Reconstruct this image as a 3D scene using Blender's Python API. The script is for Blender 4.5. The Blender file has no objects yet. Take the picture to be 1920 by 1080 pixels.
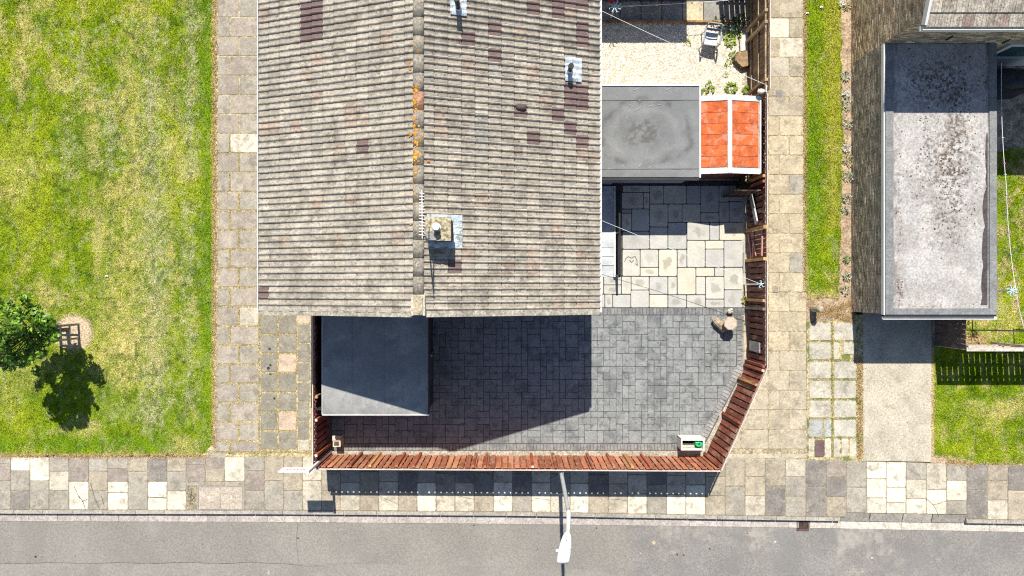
import bpy, math, random
import numpy as np
from mathutils import Vector, Matrix
random.seed(11)
RNG = np.random.default_rng(11)
sc = bpy.context.scene
col = sc.collection
PI = math.pi
# ------------------------------------------------------------------ camera, sky, sun, exposure
H, F = 25.0, 1360.0            # camera height (m) and focal length in photo pixels (1920 wide)
cam_d = bpy.data.cameras.new('camera')
cam_d.sensor_width = 36.0
cam_d.lens = F / 1920.0 * 36.0
cam_d.clip_end = 2000.0
cam = bpy.data.objects.new('camera', cam_d)
cam.location = (0, 0, H)
col.objects.link(cam)
sc.camera = cam

SUN_TRAVEL = Vector((0.048, -0.743, -1.0)).normalized()
world = bpy.data.worlds.new('World')
sc.world = world
world.use_nodes = True
_nt = world.node_tree
_sky = _nt.nodes.new('ShaderNodeTexSky')
_sky.sky_type = 'NISHITA'
_sky.sun_disc = False
_sky.sun_elevation = math.radians(53.4)
_sky.sun_rotation = math.radians(-3.2)
_sky.air_density = 1.0
_sky.dust_density = 0.4
_nt.links.new(_sky.outputs[0], _nt.nodes['Background'].inputs[0])
_nt.nodes['Background'].inputs[1].default_value = 0.085
sun_d = bpy.data.lights.new('sun', 'SUN')
sun_d.energy = 5.0
sun_d.angle = math.radians(0.5)
sun_d.color = (1.0, 0.94, 0.83)
sun = bpy.data.objects.new('sun', sun_d)
sun.rotation_euler = SUN_TRAVEL.to_track_quat('-Z', 'Y').to_euler()
sun.location = (0, 20, 30)
col.objects.link(sun)
sc.view_settings.view_transform = 'Standard'
sc.view_settings.look = 'None'
sc.view_settings.exposure = 0.48
sc.view_settings.gamma = 1.0
sc.view_settings.use_curve_mapping = False
sc.render.engine = 'CYCLES'
sc.cycles.use_denoising = False
sc.cycles.max_bounces = 5
sc.cycles.filter_width = 1.15

# ------------------------------------------------------------------ coordinates
def wx(px, z=0.0): return (px - 960.0) * (H - z) / F
def wy(py, z=0.0): return -(py - 540.0) * (H - z) / F
def W(px, py, z=0.0): return Vector((wx(px, z), wy(py, z), z))
M_PX = H / F                    # metres per ground pixel
def lerp(x, pts):
    return float(np.interp(x, [p[0] for p in pts], [p[1] for p in pts]))

# ------------------------------------------------------------------ noise (numpy)
def _hash(ix, iy, seed):
    n = (ix.astype(np.int64) * 374761393 + iy.astype(np.int64) * 668265263 + seed * 982451653) & 0xFFFFFFFF
    n = ((n ^ (n >> 13)) * 1274126177) & 0xFFFFFFFF
    return ((n ^ (n >> 16)) & 0xFFFF) / 65535.0
def vnoise(x, y, seed=0):
    x = np.asarray(x, float); y = np.asarray(y, float)
    ix = np.floor(x); iy = np.floor(y)
    fx = x - ix; fy = y - iy
    fx = fx * fx * (3 - 2 * fx); fy = fy * fy * (3 - 2 * fy)
    a = _hash(ix, iy, seed); b = _hash(ix + 1, iy, seed); c = _hash(ix, iy + 1, seed); d = _hash(ix + 1, iy + 1, seed)
    return (a * (1 - fx) + b * fx) * (1 - fy) + (c * (1 - fx) + d * fx) * fy
def fbm(x, y, seed=0, oct=4):
    t = 0; a = 0.5; s = 0
    for k in range(oct):
        t = t + a * vnoise(x * 2 ** k, y * 2 ** k, seed + k * 17); s += a; a *= 0.5
    return t / s
def sstep(a, b, x):
    t = np.clip((x - a) / (b - a), 0, 1)
    return t * t * (3 - 2 * t)

# ------------------------------------------------------------------ materials
MATS = {}
def mat(name, base=(.3, .3, .3), src='const', rough=.9, var=.2, vs=1.5, fine=.2, fs=40., bump=.3, bs=60., bd=.01,
        stains=(), spec=.25, metallic=0., stretch=None, center=None, transmission=0., wstains=()):
    """procedural material: base colour x broad and fine noise, stain layers, bump from fine noise"""
    if name in MATS: return MATS[name]
    m = bpy.data.materials.new(name); m.use_nodes = True
    nt = m.node_tree; N = nt.nodes; L = nt.links
    bs_ = N['Principled BSDF']
    geo = N.new('ShaderNodeNewGeometry')
    vec = geo.outputs['Position']
    oi = N.new('ShaderNodeObjectInfo'); wvec = vec
    if src == 'obj':
        mul = N.new('ShaderNodeMath'); mul.operation = 'MULTIPLY'; mul.inputs[1].default_value = 53.0
        L.new(oi.outputs['Random'], mul.inputs[0])
        add = N.new('ShaderNodeVectorMath'); add.operation = 'ADD'
        L.new(vec, add.inputs[0]); L.new(mul.outputs[0], add.inputs[1]); vec = add.outputs[0]
    if stretch:
        mp = N.new('ShaderNodeVectorMath'); mp.operation = 'MULTIPLY'; mp.inputs[1].default_value = stretch
        L.new(vec, mp.inputs[0]); vec = mp.outputs[0]
    def noise(scale, detail=5., rough_=.6, vec_=None):
        n = N.new('ShaderNodeTexNoise'); n.inputs['Scale'].default_value = scale
        n.inputs['Detail'].default_value = detail; n.inputs['Roughness'].default_value = rough_
        L.new(vec_ or vec, n.inputs['Vector']); return n.outputs[0]
    def mrange(x, a, b, c, d):
        r = N.new('ShaderNodeMapRange'); r.interpolation_type = 'SMOOTHSTEP'
        L.new(x, r.inputs[0])
        for i, v in enumerate((a, b, c, d)): r.inputs[i + 1].default_value = v
        return r.outputs[0]
    if src == 'const':
        rgb = N.new('ShaderNodeRGB'); rgb.outputs[0].default_value = (*base, 1); c = rgb.outputs[0]
    elif src == 'obj': c = oi.outputs['Color']
    else:
        at = N.new('ShaderNodeAttribute'); at.attribute_name = 'Col'; c = at.outputs['Color']
    def scale_by(c, f):
        v = N.new('ShaderNodeVectorMath'); v.operation = 'SCALE'; L.new(c, v.inputs[0]); L.new(f, v.inputs['Scale']); return v.outputs[0]
    if var: c = scale_by(c, mrange(noise(vs), .34, .66, 1 - var, 1 + var))
    fn = noise(min(fs, 17.) if fs < 100 else fs, 4., .75)
    if fine: c = scale_by(c, mrange(fn, .33, .67, 1 - fine * 1.25, 1 + fine * 1.25))
    for st in list(stains) + [s_ + ('w',) for s_ in wstains]:
        shared = st[-1] == 'w'; st = st[:-1] if shared else st
        scol, ssc, lo, hi, amt = st[:5]
        f = mrange(noise(ssc, 6., .65, wvec if shared else None), .5 + (lo - .5) * .65, .5 + (hi - .5) * .65, 0., amt)
        if len(st) > 5:      # second noise breaks it up
            f2 = mrange(noise(st[5], 3., .6), .42, .62, 0., 1.)
            mm = N.new('ShaderNodeMath'); mm.operation = 'MULTIPLY'; L.new(f, mm.inputs[0]); L.new(f2, mm.inputs[1]); f = mm.outputs[0]
        mx = N.new('ShaderNodeMix'); mx.data_type = 'RGBA'
        L.new(f, mx.inputs[0]); L.new(c, mx.inputs[6]); mx.inputs[7].default_value = (*scol, 1); c = mx.outputs[2]
    if center:      # stain in the middle of each slab, its shape broken by noise (object space)
        scol, amt, off = center
        tc = N.new('ShaderNodeTexCoord')
        ln = N.new('ShaderNodeVectorMath'); ln.operation = 'LENGTH'
        fl = N.new('ShaderNodeVectorMath'); fl.operation = 'MULTIPLY'; fl.inputs[1].default_value = (1, 1, 0)
        L.new(tc.outputs['Object'], fl.inputs[0]); L.new(fl.outputs[0], ln.inputs[0])
        a_ = N.new('ShaderNodeMath'); a_.operation = 'MULTIPLY_ADD'; L.new(noise(5., 6., .7), a_.inputs[0]); a_.inputs[1].default_value = .9
        L.new(ln.outputs['Value'], a_.inputs[2])
        f = mrange(a_.outputs[0], off, off + .16, 1., 0.)
        rr = mrange(oi.outputs['Random'], .25, .8, 0., amt)
        mm = N.new('ShaderNodeMath'); mm.operation = 'MULTIPLY'; L.new(f, mm.inputs[0]); L.new(rr, mm.inputs[1])
        mx = N.new('ShaderNodeMix'); mx.data_type = 'RGBA'
        L.new(mm.outputs[0], mx.inputs[0]); L.new(c, mx.inputs[6]); mx.inputs[7].default_value = (*scol, 1); c = mx.outputs[2]
    L.new(c, bs_.inputs['Base Color'])
    bs_.inputs['Roughness'].default_value = rough
    bs_.inputs['Specular IOR Level'].default_value = spec
    bs_.inputs['Metallic'].default_value = metallic
    bs_.inputs['Transmission Weight'].default_value = transmission
    if bump:
        b = N.new('ShaderNodeBump'); b.inputs['Strength'].default_value = bump; b.inputs['Distance'].default_value = bd
        L.new(noise(bs, 4., .6), b.inputs['Height']); L.new(b.outputs[0], bs_.inputs['Normal'])
    MATS[name] = m
    return m

# ------------------------------------------------------------------ mesh building
def tag(o, label=None, cat=None, group=None, kind=None):
    if label: o['label'] = label
    if cat: o['category'] = cat
    if group: o['group'] = group
    if kind: o['kind'] = kind
    return o
def thing(name, label, cat, loc=(0, 0, 0), group=None):
    o = bpy.data.objects.new(name, None); o.location = loc; o.empty_display_size = .2
    col.objects.link(o)
    return tag(o, label, cat, group)
def wloc(o):
    v = Vector((0, 0, 0))
    while o is not None:
        v = v + Vector(o.location); o = o.parent
    return v
def link(name, me, parent=None, loc=None, scale=None, rot=None, color=None):
    o = bpy.data.objects.new(name, me); col.objects.link(o)
    p = Vector(loc) if loc is not None else Vector((0, 0, 0))
    if parent is not None:
        o.parent = parent; p = p - wloc(parent)
    o.location = p
    if scale is not None: o.scale = scale
    if rot is not None: o.rotation_euler = rot
    if color is not None: o.color = (*color, 1)
    return o
class MB:
    def __init__(s): s.v = []; s.f = []; s.c = []
    def add(s, vs, fs, c=None):
        k = len(s.v); s.v += [tuple(p) for p in vs]
        for f in fs: s.f.append(tuple(k + i for i in f)); s.c.append(c)
        return s
    def box(s, x0, y0, z0, x1, y1, z1, c=None):
        x0, x1 = sorted((x0, x1)); y0, y1 = sorted((y0, y1)); z0, z1 = sorted((z0, z1))
        return s.add([(x0, y0, z0), (x1, y0, z0), (x1, y1, z0), (x0, y1, z0), (x0, y0, z1), (x1, y0, z1), (x1, y1, z1), (x0, y1, z1)],
                     [(0, 3, 2, 1), (4, 5, 6, 7), (0, 1, 5, 4), (1, 2, 6, 5), (2, 3, 7, 6), (3, 0, 4, 7)], c)
    def beam(s, p, q, w, h, up=(0, 0, 1), c=None):
        p = Vector(p); q = Vector(q); d = (q - p).normalized(); u = Vector(up)
        if abs(d.dot(u)) > .95: u = Vector((0, 1, 0))
        a = d.cross(u).normalized(); b = a.cross(d).normalized()
        a = a * w / 2; b = b * h / 2
        return s.add([p - a - b, p + a - b, p + a + b, p - a + b, q - a - b, q + a - b, q + a + b, q - a + b],
                     [(0, 1, 2, 3), (4, 7, 6, 5), (0, 4, 5, 1), (1, 5, 6, 2), (2, 6, 7, 3), (3, 7, 4, 0)], c)
    def tube(s, p, q, r, r2=None, n=8, c=None):
        return s.path([p, q], [r, r if r2 is None else r2], n, c)
    def path(s, pts, rs, n=8, c=None):
        pts = [Vector(p) for p in pts]; k = len(s.v)
        if not hasattr(rs, '__len__'): rs = [rs] * len(pts)
        vs = []; fs = []
        for i, p in enumerate(pts):
            d = (pts[min(i + 1, len(pts) - 1)] - pts[max(i - 1, 0)]).normalized()
            u = Vector((0, 0, 1)) if abs(d.z) < .9 else Vector((0, 1, 0))
            a = d.cross(u).normalized(); b = a.cross(d)
            for j in range(n):
                t = 2 * PI * j / n
                vs.append(p + (a * math.cos(t) + b * math.sin(t)) * rs[i])
        for i in range(len(pts) - 1):
            for j in range(n):
                j2 = (j + 1) % n
                fs.append((i * n + j, i * n + j2, (i + 1) * n + j2, (i + 1) * n + j))
        fs.append(tuple(range(n - 1, -1, -1))); fs.append(tuple((len(pts) - 1) * n + j for j in range(n)))
        return s.add(vs, fs, c)
    def prism(s, poly, z0, z1, c=None):
        a = sum(poly[i][0] * poly[(i + 1) % len(poly)][1] - poly[(i + 1) % len(poly)][0] * poly[i][1] for i in range(len(poly)))
        if a < 0: poly = poly[::-1]
        n = len(poly)
        return s.add([(x, y, z0) for x, y in poly] + [(x, y, z1) for x, y in poly],
                     [tuple(range(n - 1, -1, -1)), tuple(range(n, 2 * n))] + [(i, (i + 1) % n, n + (i + 1) % n, n + i) for i in range(n)], c)
    def blob(s, c, rx, ry, rz, seed=0, jit=.2, seg=8, rings=5, col_=None):
        rr = random.Random(seed); vs = [(c[0], c[1], c[2] - rz)]
        for i in range(1, rings):
            t = PI * i / rings - PI / 2
            for j in range(seg):
                a = 2 * PI * j / seg; k = 1 + rr.uniform(-jit, jit)
                vs.append((c[0] + rx * k * math.cos(t) * math.cos(a), c[1] + ry * k * math.cos(t) * math.sin(a), c[2] + rz * k * math.sin(t)))
        vs.append((c[0], c[1], c[2] + rz)); fs = []
        for j in range(seg):
            fs.append((0, 1 + (j + 1) % seg, 1 + j)); fs.append((len(vs) - 1, 1 + (rings - 2) * seg + j, 1 + (rings - 2) * seg + (j + 1) % seg))
            for i in range(rings - 2):
                a = 1 + i * seg
                fs.append((a + j, a + (j + 1) % seg, a + seg + (j + 1) % seg, a + seg + j))
        return s.add(vs, fs, col_)
    def mesh(s, name, m=None, smooth=False):
        me = bpy.data.meshes.new(name); me.from_pydata(s.v, [], s.f)
        if any(c is not None for c in s.c):
            at = me.color_attributes.new('Col', 'FLOAT_COLOR', 'CORNER')
            out = []
            for f, c in zip(s.f, s.c):
                out += [*(c or (.3, .3, .3)), 1.] * len(f)
            at.data.foreach_set('color', out)
        if m: me.materials.append(m)
        if smooth: me.polygons.foreach_set('use_smooth', [True] * len(me.polygons))
        me.update(); return me
    def build(s, name, m, parent=None, smooth=False, **kw):
        return tag(link(name, s.mesh(name, m, smooth), parent), **kw)
def np_mesh(name, verts, faces, m, fcol=None, vcol=None):
    """verts (n,3), faces (k,3 or 4); fcol per-face or vcol per-vertex colours"""
    me = bpy.data.meshes.new(name); k = faces.shape[1]
    me.vertices.add(len(verts)); me.vertices.foreach_set('co', verts.astype(np.float32).ravel())
    me.loops.add(faces.size); me.loops.foreach_set('vertex_index', faces.astype(np.int32).ravel())
    me.polygons.add(len(faces)); me.polygons.foreach_set('loop_start', np.arange(0, faces.size, k, dtype=np.int32))
    me.update(calc_edges=True)
    if fcol is not None:
        at = me.color_attributes.new('Col', 'FLOAT_COLOR', 'CORNER')
        c = np.repeat(np.c_[fcol, np.ones(len(fcol))], k, axis=0)
        at.data.foreach_set('color', c.astype(np.float32).ravel())
    if vcol is not None:
        at = me.color_attributes.new('Col', 'FLOAT_COLOR', 'POINT')
        at.data.foreach_set('color', np.c_[vcol, np.ones(len(vcol))].astype(np.float32).ravel())
    me.materials.append(m); me.validate(); return me
def ppoly(pts, z=0.0): return [(wx(x, z), wy(y, z)) for x, y in pts]
def sheet(name, pts, z0, z1, m, kind='structure', **kw):
    return MB().prism(ppoly(pts), z0, z1).build(name, m, kind=kind, **kw)
_unit = {}
def unit_box(m, bev=.0):
    k = ('box', m.name)
    if k not in _unit: _unit[k] = MB().box(-.5, -.5, -.5, .5, .5, .5).mesh('plank', m)
    return _unit[k]
def unit_slab(m, var=0, rough=.012, cr=.05):
    k = ('slab', m.name, var, rough)
    if k not in _unit:
        r = random.Random(100 + var); pts = []
        n = 5
        cs = [(-.5, -.5), (.5, -.5), (.5, .5), (-.5, .5)]
        for i in range(4):
            a, b = cs[i], cs[(i + 1) % 4]
            for j in range(n):
                t = cr + (1 - 2 * cr) * j / (n - 1)
                o = r.uniform(0, rough)
                x = a[0] + (b[0] - a[0]) * t; y = a[1] + (b[1] - a[1]) * t
                x -= o * (1 if x > 0 else -1) * (abs(b[1] - a[1])); y -= o * (1 if y > 0 else -1) * (abs(b[0] - a[0]))
                pts.append((x, y))
        m_ = MB(); K = len(pts)
        ins = [(x * .975, y * .975) for x, y in pts]
        vs = [(x, y, -1) for x, y in pts] + [(x, y, -.25) for x, y in pts] + [(x, y, 0) for x, y in ins]
        fs = [tuple(range(2 * K, 3 * K))]
        for i in range(K):
            j = (i + 1) % K
            fs += [(i, j, K + j, K + i), (K + i, K + j, 2 * K + j, 2 * K + i)]
        m_.add(vs, fs)
        _unit[k] = m_.mesh('slab', m)
    return _unit[k]
def slab(name, parent, x0, y0, x1, y1, color, m, z=0.0, gap=1.0, thick=.04, rough=.012):
    """one paving piece given by its corners in ground pixels"""
    r = random.random
    cx, cy = (x0 + x1) / 2, (y0 + y1) / 2
    sx, sy = (x1 - x0 - gap) * M_PX, (y1 - y0 - gap) * M_PX
    k = random.randrange(6)
    return link(name, unit_slab(m, k, rough), parent, (wx(cx), wy(cy), z + (r() - .5) * .006), (sx, sy, thick),
                ((r() - .5) * .008, (r() - .5) * .008, (r() - .5) * .012 + (PI if r() < .5 else 0)), color)
def jit(c, a=.12):
    k = 1 + random.uniform(-a, a)
    return tuple(max(0, x * k * (1 + random.uniform(-a, a) * .08)) for x in c)
# ------------------------------------------------------------------ shared materials
m_ground = mat('ground_grass', (.13, .15, .05), var=.4, vs=.4, fine=.35, fs=25, bump=.5)
m_asphalt = mat('asphalt', (.245, .229, .208), var=.07, vs=.35, fine=.17, fs=26, bump=.45, bs=90,
                stains=[((.2, .19, .175), .45, .5, .7, .3), ((.3, .285, .265), .7, .54, .74, .3, 3.), ((.1, .095, .09), 5., .74, .78, .6)])
m_slab = mat('concrete_slab', src='obj', var=.12, vs=2.2, fine=.17, fs=30, bump=.3, bs=70, wstains=[((.2, .17, .13), .9, .52, .68, .42, 5.), ((.52, .46, .35), 1.3, .55, .7, .3, 6.), ((.13, .115, .09), 2.2, .6, .7, .4)],
             stains=[((.16, .15, .13), 3.5, .57, .72, .38), ((.5, .46, .38), 5., .6, .72, .35), ((.08, .075, .07), 22., .7, .76, .5)])
STONE_ST = [((.085, .095, .1), 1.1, .5, .68, .5), ((.34, .35, .345), 3.2, .56, .72, .45), ((.07, .08, .085), 5., .58, .68, .5)]
m_stone = mat('imprinted_concrete', src='obj', var=.1, vs=3, fine=.16, fs=26, bump=.5, bs=14, bd=.012, wstains=STONE_ST)
m_patio = mat('patio_slab', src='obj', var=.07, vs=2.5, fine=.08, fs=30, bump=.15, center=((.24, .225, .19), .55, .6),
              stains=[((.3, .28, .23), 5., .6, .75, .2)])
m_kerb = mat('kerb_stone', src='obj', var=.12, vs=3, fine=.22, fs=40, bump=.3, stains=[((.2, .18, .16), 5, .58, .7, .4)])
m_straw = mat('straw_joint', (.46, .38, .22), var=.25, vs=3, fine=.4, fs=35, bump=.5,
              stains=[((.16, .14, .09), 5., .5, .62, .6), ((.14, .17, .03), 2., .6, .72, .6)])
m_joint = mat('mortar_joint', (.3, .26, .18), var=.3, vs=4, fine=.35, fs=35, bump=.4, stains=[((.1, .09, .07), 4., .48, .62, .6), ((.5, .4, .2), 6., .58, .7, .5)])
m_mossjoint = mat('moss_joint', (.42, .36, .2), var=.3, vs=4, fine=.4, fs=35, bump=.5, stains=[((.1, .15, .02), 2.2, .54, .64, .85)])
m_concrete = mat('old_concrete', (.46, .415, .335), var=.1, vs=1.2, fine=.22, fs=28, bump=.5, bs=60,
                 stains=[((.29, .25, .18), 2.3, .55, .7, .45), ((.58, .52, .43), 3., .58, .7, .4), ((.1, .1, .06), 9., .7, .75, .7)])
m_soil = mat('dry_soil', (.36, .265, .18), var=.3, vs=3, fine=.4, fs=30, bump=.8, bs=30, stains=[((.5, .4, .27), 4., .52, .66, .6), ((.17, .12, .08), 6., .58, .68, .6)])
m_darksoil = mat('garden_soil', (.36, .3, .235), var=.35, vs=3, fine=.4, fs=25, bump=.8, bs=30)
m_yard = mat('yard_concrete', (.12, .12, .12), var=.2, vs=2, fine=.25, fs=35, bump=.3)
m_lawn = mat('lawn_turf', src='attr', var=.12, vs=4, fine=.35, fs=22, bump=.9, bs=26, bd=.03, spec=.03)
m_blade = mat('grass_blade', src='attr', var=.15, vs=5, fine=.0, bump=0, rough=.8, spec=.04)
m_black = mat('dark_gap', (.012, .012, .012), var=0, fine=0, bump=0)

# ------------------------------------------------------------------ ground and road
MB().prism([(-600, -600), (600, -600), (600, 600), (-600, 600)], -.26, -.21).build('ground', m_ground, kind='structure')
KERB = [(-2500, 963), (0, 963), (480, 964), (960, 967), (1440, 975), (1920, 982.5), (4500, 1023)]   # outer edge of the kerb
PTOP = [(-2500, 857), (0, 857), (1340, 857), (1440, 860), (1920, 873), (4500, 940)]
CHAN = [(-2500, 980), (0, 980), (480, 981), (960, 985), (1440, 991), (1920, 1000), (4500, 1043)]
ROADN = [(x, y + 1) for x, y in KERB]
sheet('road', ROADN + [(4500, 1420), (-2500, 1400)], -.205, -.165, m_asphalt)
# ironwork and patch seams belong to the road
road = bpy.data.objects['road']
rs = MB()
m_seam = mat('road_seam', (.13, .12, .11), var=.3, vs=5, fine=.3, bump=0)
def strip(mb, pts, w, z):
    for (xa, ya), (xb, yb) in zip(pts[:-1], pts[1:]):
        a = Vector((wx(xa), wy(ya), 0)); b = Vector((wx(xb), wy(yb), 0)); d = (b - a).normalized(); n = Vector((-d.y, d.x, 0)) * w / 2
        mb.add([(a.x - n.x, a.y - n.y, z), (b.x - n.x, b.y - n.y, z), (b.x + n.x, b.y + n.y, z), (a.x + n.x, a.y + n.y, z)], [(0, 1, 2, 3)])
xs = list(range(-60, 640, 35))
strip(rs, [(x, 1059 + 1.2 * math.sin(x * .05) + random.uniform(-.6, .6) + (6 if x > 560 else 0)) for x in xs], .02, -.1615)
strip(rs, [(556, 980), (553, 1015), (557, 1058)], .012, -.1615)
rs.build('road_seam', m_seam, road)
for (a, b, r, cc) in ((61, 1047, 2.2, (.03, .028, .025)), (556, 1012, 1.6, (.04, .037, .033)), (1119, 993, 1.6, (.04, .037, .033)), (1272, 1043, 2.2, (.05, .045, .04)), (1284, 1044, 1.8, (.05, .045, .04)), (1333, 1032, 1.8, (.05, .045, .04)), (1228, 1021, 4.5, (.5, .42, .3)), (1202, 1040, 1.8, (.45, .4, .33)), (502, 1077, 4, (.45, .36, .25)), (1457, 1019, 1.8, (.6, .58, .54)), (1640, 1049, 2.2, (.55, .53, .5)), (888, 988, 1.5, (.05, .045, .04)), (1404, 1003, 1.4, (.05, .045, .04))):
    n = 9; MB().prism([(wx(a) + r * M_PX * random.uniform(.7, 1.2) * math.cos(t * 2 * PI / n), wy(b) + r * M_PX * random.uniform(.6, 1.1) * math.sin(t * 2 * PI / n)) for t in range(n)], -.17, -.1585).build('road_spot', mat('spot_%d' % (cc[0] * 100), cc, var=.2, fine=.3, bump=.2), road)
m_patch = mat('older_asphalt', (.258, .243, .222), var=.06, vs=.5, fine=.15, fs=24, bump=.4, bs=90, stains=[((.2, .19, .175), .9, .5, .66, .4)])
pm = MB(); pts = [(-2000, 1060)] + [(x, 1060 + 1.2 * math.sin(x * .05)) for x in range(-60, 640, 35)] + [(1170, 1073), (1172, 1420), (-2000, 1400)]
pm.prism(ppoly(pts), -.19, -.1625).build('road_patch', m_patch, road)
m_dust = mat('dusty_asphalt', (.235, .222, .208), var=.1, vs=.6, fine=.19, fs=24, bump=.4, bs=90,
             stains=[((.42, .385, .335), .45, .5, .7, .6, 2.2), ((.19, .185, .18), .8, .5, .66, .5)])
pts = [(1176, lerp(1176, CHAN) - 2), (1920, 998), (4500, 1040), (4500, 1420), (1176, 1420), (1173, 1250), (1178, 1120)]
MB().prism(ppoly(pts), -.19, -.1625).build('road_patch', m_dust, road)

# ------------------------------------------------------------------ kerb and channel stones
kb = MB(); kp = [(x, y) for x, y in KERB]; kt = [(x, y - 6.5) for x, y in KERB][::-1]
x = -150.0; kerb_parent = MB().prism(ppoly([(a, b - 1.2) for a, b in KERB] + [(a, b - 6) for a, b in KERB][::-1]), -.2, -.12).build('kerb', m_joint, kind='structure')
m_k = m_kerb
def kerbstone(name, x0, x1, y0f, y1f, z, thick, c):
    xa, xb = x0 + .3, x1 - .3
    P = [(xa, lerp(xa, y0f[0]) + y0f[1]), (xb, lerp(xb, y0f[0]) + y0f[1]), (xb, lerp(xb, y1f[0]) + y1f[1]), (xa, lerp(xa, y1f[0]) + y1f[1])]
    return MB().prism(ppoly(P), z - thick, z).build(name, m_k, kerb_parent), c
while x < 2080:
    ln = random.choice([54, 55, 56, 57, 62])
    if not (1570 < x < 1810):
        if x + ln > 1575 > x: ln = 1575 - x
        o, c = kerbstone('kerb_stone', x, x + ln, (KERB, -6.5), (KERB, 0), random.uniform(.0, .006), .2, 0)
    else:
        if x + ln > 1795: ln = 1812 - x
        o = MB(); xa, xb = x + .8, x + ln - .8
        q = [(xa, lerp(xa, KERB) - 15), (xb, lerp(xb, KERB) - 15), (xb, lerp(xb, KERB) + 1.5), (xa, lerp(xa, KERB) + 1.5)]
        o.add([(wx(a), wy(b), z) for z4 in ((-.2,) * 4, (-.002, -.002, -.11, -.11)) for (a, b), z in zip(q, z4)], [(4, 7, 6, 5), (0, 1, 5, 4), (1, 2, 6, 5), (2, 3, 7, 6), (3, 0, 4, 7)])
        o = o.build('kerb_stone', m_k, kerb_parent)
    o.color = (*jit((.36, .33, .285), .1), 1)
    x += ln
x = -130.0
while x < 2080:
    ln = random.choice([53, 54, 55, 57, 70, 62])
    if x < 1509 < x + ln + 12 and x + ln > 1494: ln = max(20, 1494 - x)
    if not (1493 <= x < 1521):
        o, c = kerbstone('channel_stone', x, x + ln, (KERB, 2.5), (CHAN, 0), -.148 + random.uniform(-.003, .003), .04, 0)
        o.color = (*jit((.42, .375, .345) if x < 1450 else (.5, .46, .4), .09), 1); x += ln
    else: x = 1522.0
# drain grating in the channel
g = thing('drain_grating', 'rusty slotted drain grating set in the gutter by the dropped kerb', 'drain', W(1508, 988, -.16))
m_rust = mat('rusty_iron', (.12, .075, .065), var=.3, vs=8, fine=.3, fs=60, bump=.3, rough=.7)
fr = MB()
X0, X1, Y0, Y1 = 1497, 1520, 979, 998
fr.box(wx(X0), wy(Y0), -.19, wx(X0 + 1.6), wy(Y1), -.137).box(wx(X1 - 1.6), wy(Y0), -.19, wx(X1), wy(Y1), -.137)
fr.box(wx(X0), wy(Y1 - 3.5), -.19, wx(X1), wy(Y1), -.1365).box(wx(X0), wy(Y0), -.19, wx(X1), wy(Y0 + 1.5), -.1365)
fr.build('frame', m_rust, g)
for i in range(5):
    a = X0 + 3.3 + i * 3.75
    MB().box(wx(a), wy(Y0 + 1.4), -.19, wx(a + 1.7), wy(Y1 - 3), -.14).build('bar', m_rust, g)
MB().box(wx(X0 + 1), wy(Y0 + 1), -.1605, wx(X1 - 1), wy(Y1 - 1), -.1585).build('sump', m_black, g)

# ------------------------------------------------------------------ south pavement
pav = sheet('pavement', [(a, b) for a, b in PTOP] + ([(4500, 1017), (1920, 976.5), (1811.5, 974.8), (1811, 965), (1576, 961.3), (1575.5, 971)] + [(a, b - 6) for a, b in KERB if a < 1500][::-1]), -.208, -.014, m_joint)
T = (.37, .32, .245); G = (.34, .31, .26); D = (.225, .205, .185); Lt = (.5, .45, .36); Wh = (.68, .62, .5); K = (.43, .355, .3); B = (.3, .255, .22)
COLS = [-163, -126, -90, -53, -16, 20, 56, 92, 129, 166, 202, 240, 277, 313, 349, 385, 421, 459, 495.7, 531.7, 567, 603, 638, 675, 710, 746.7, 782, 817.7, 853,
        889, 925, 961, 996.7, 1032.7, 1069, 1104, 1141, 1177, 1213, 1250, 1286, 1322.7, 1360, 1397, 1435, 1473, 1511, 1549, 1586.7, 1625, 1662, 1699, 1737, 1775,
        1813, 1851.7, 1890, 1928, 1966, 2004, 2042]
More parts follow.
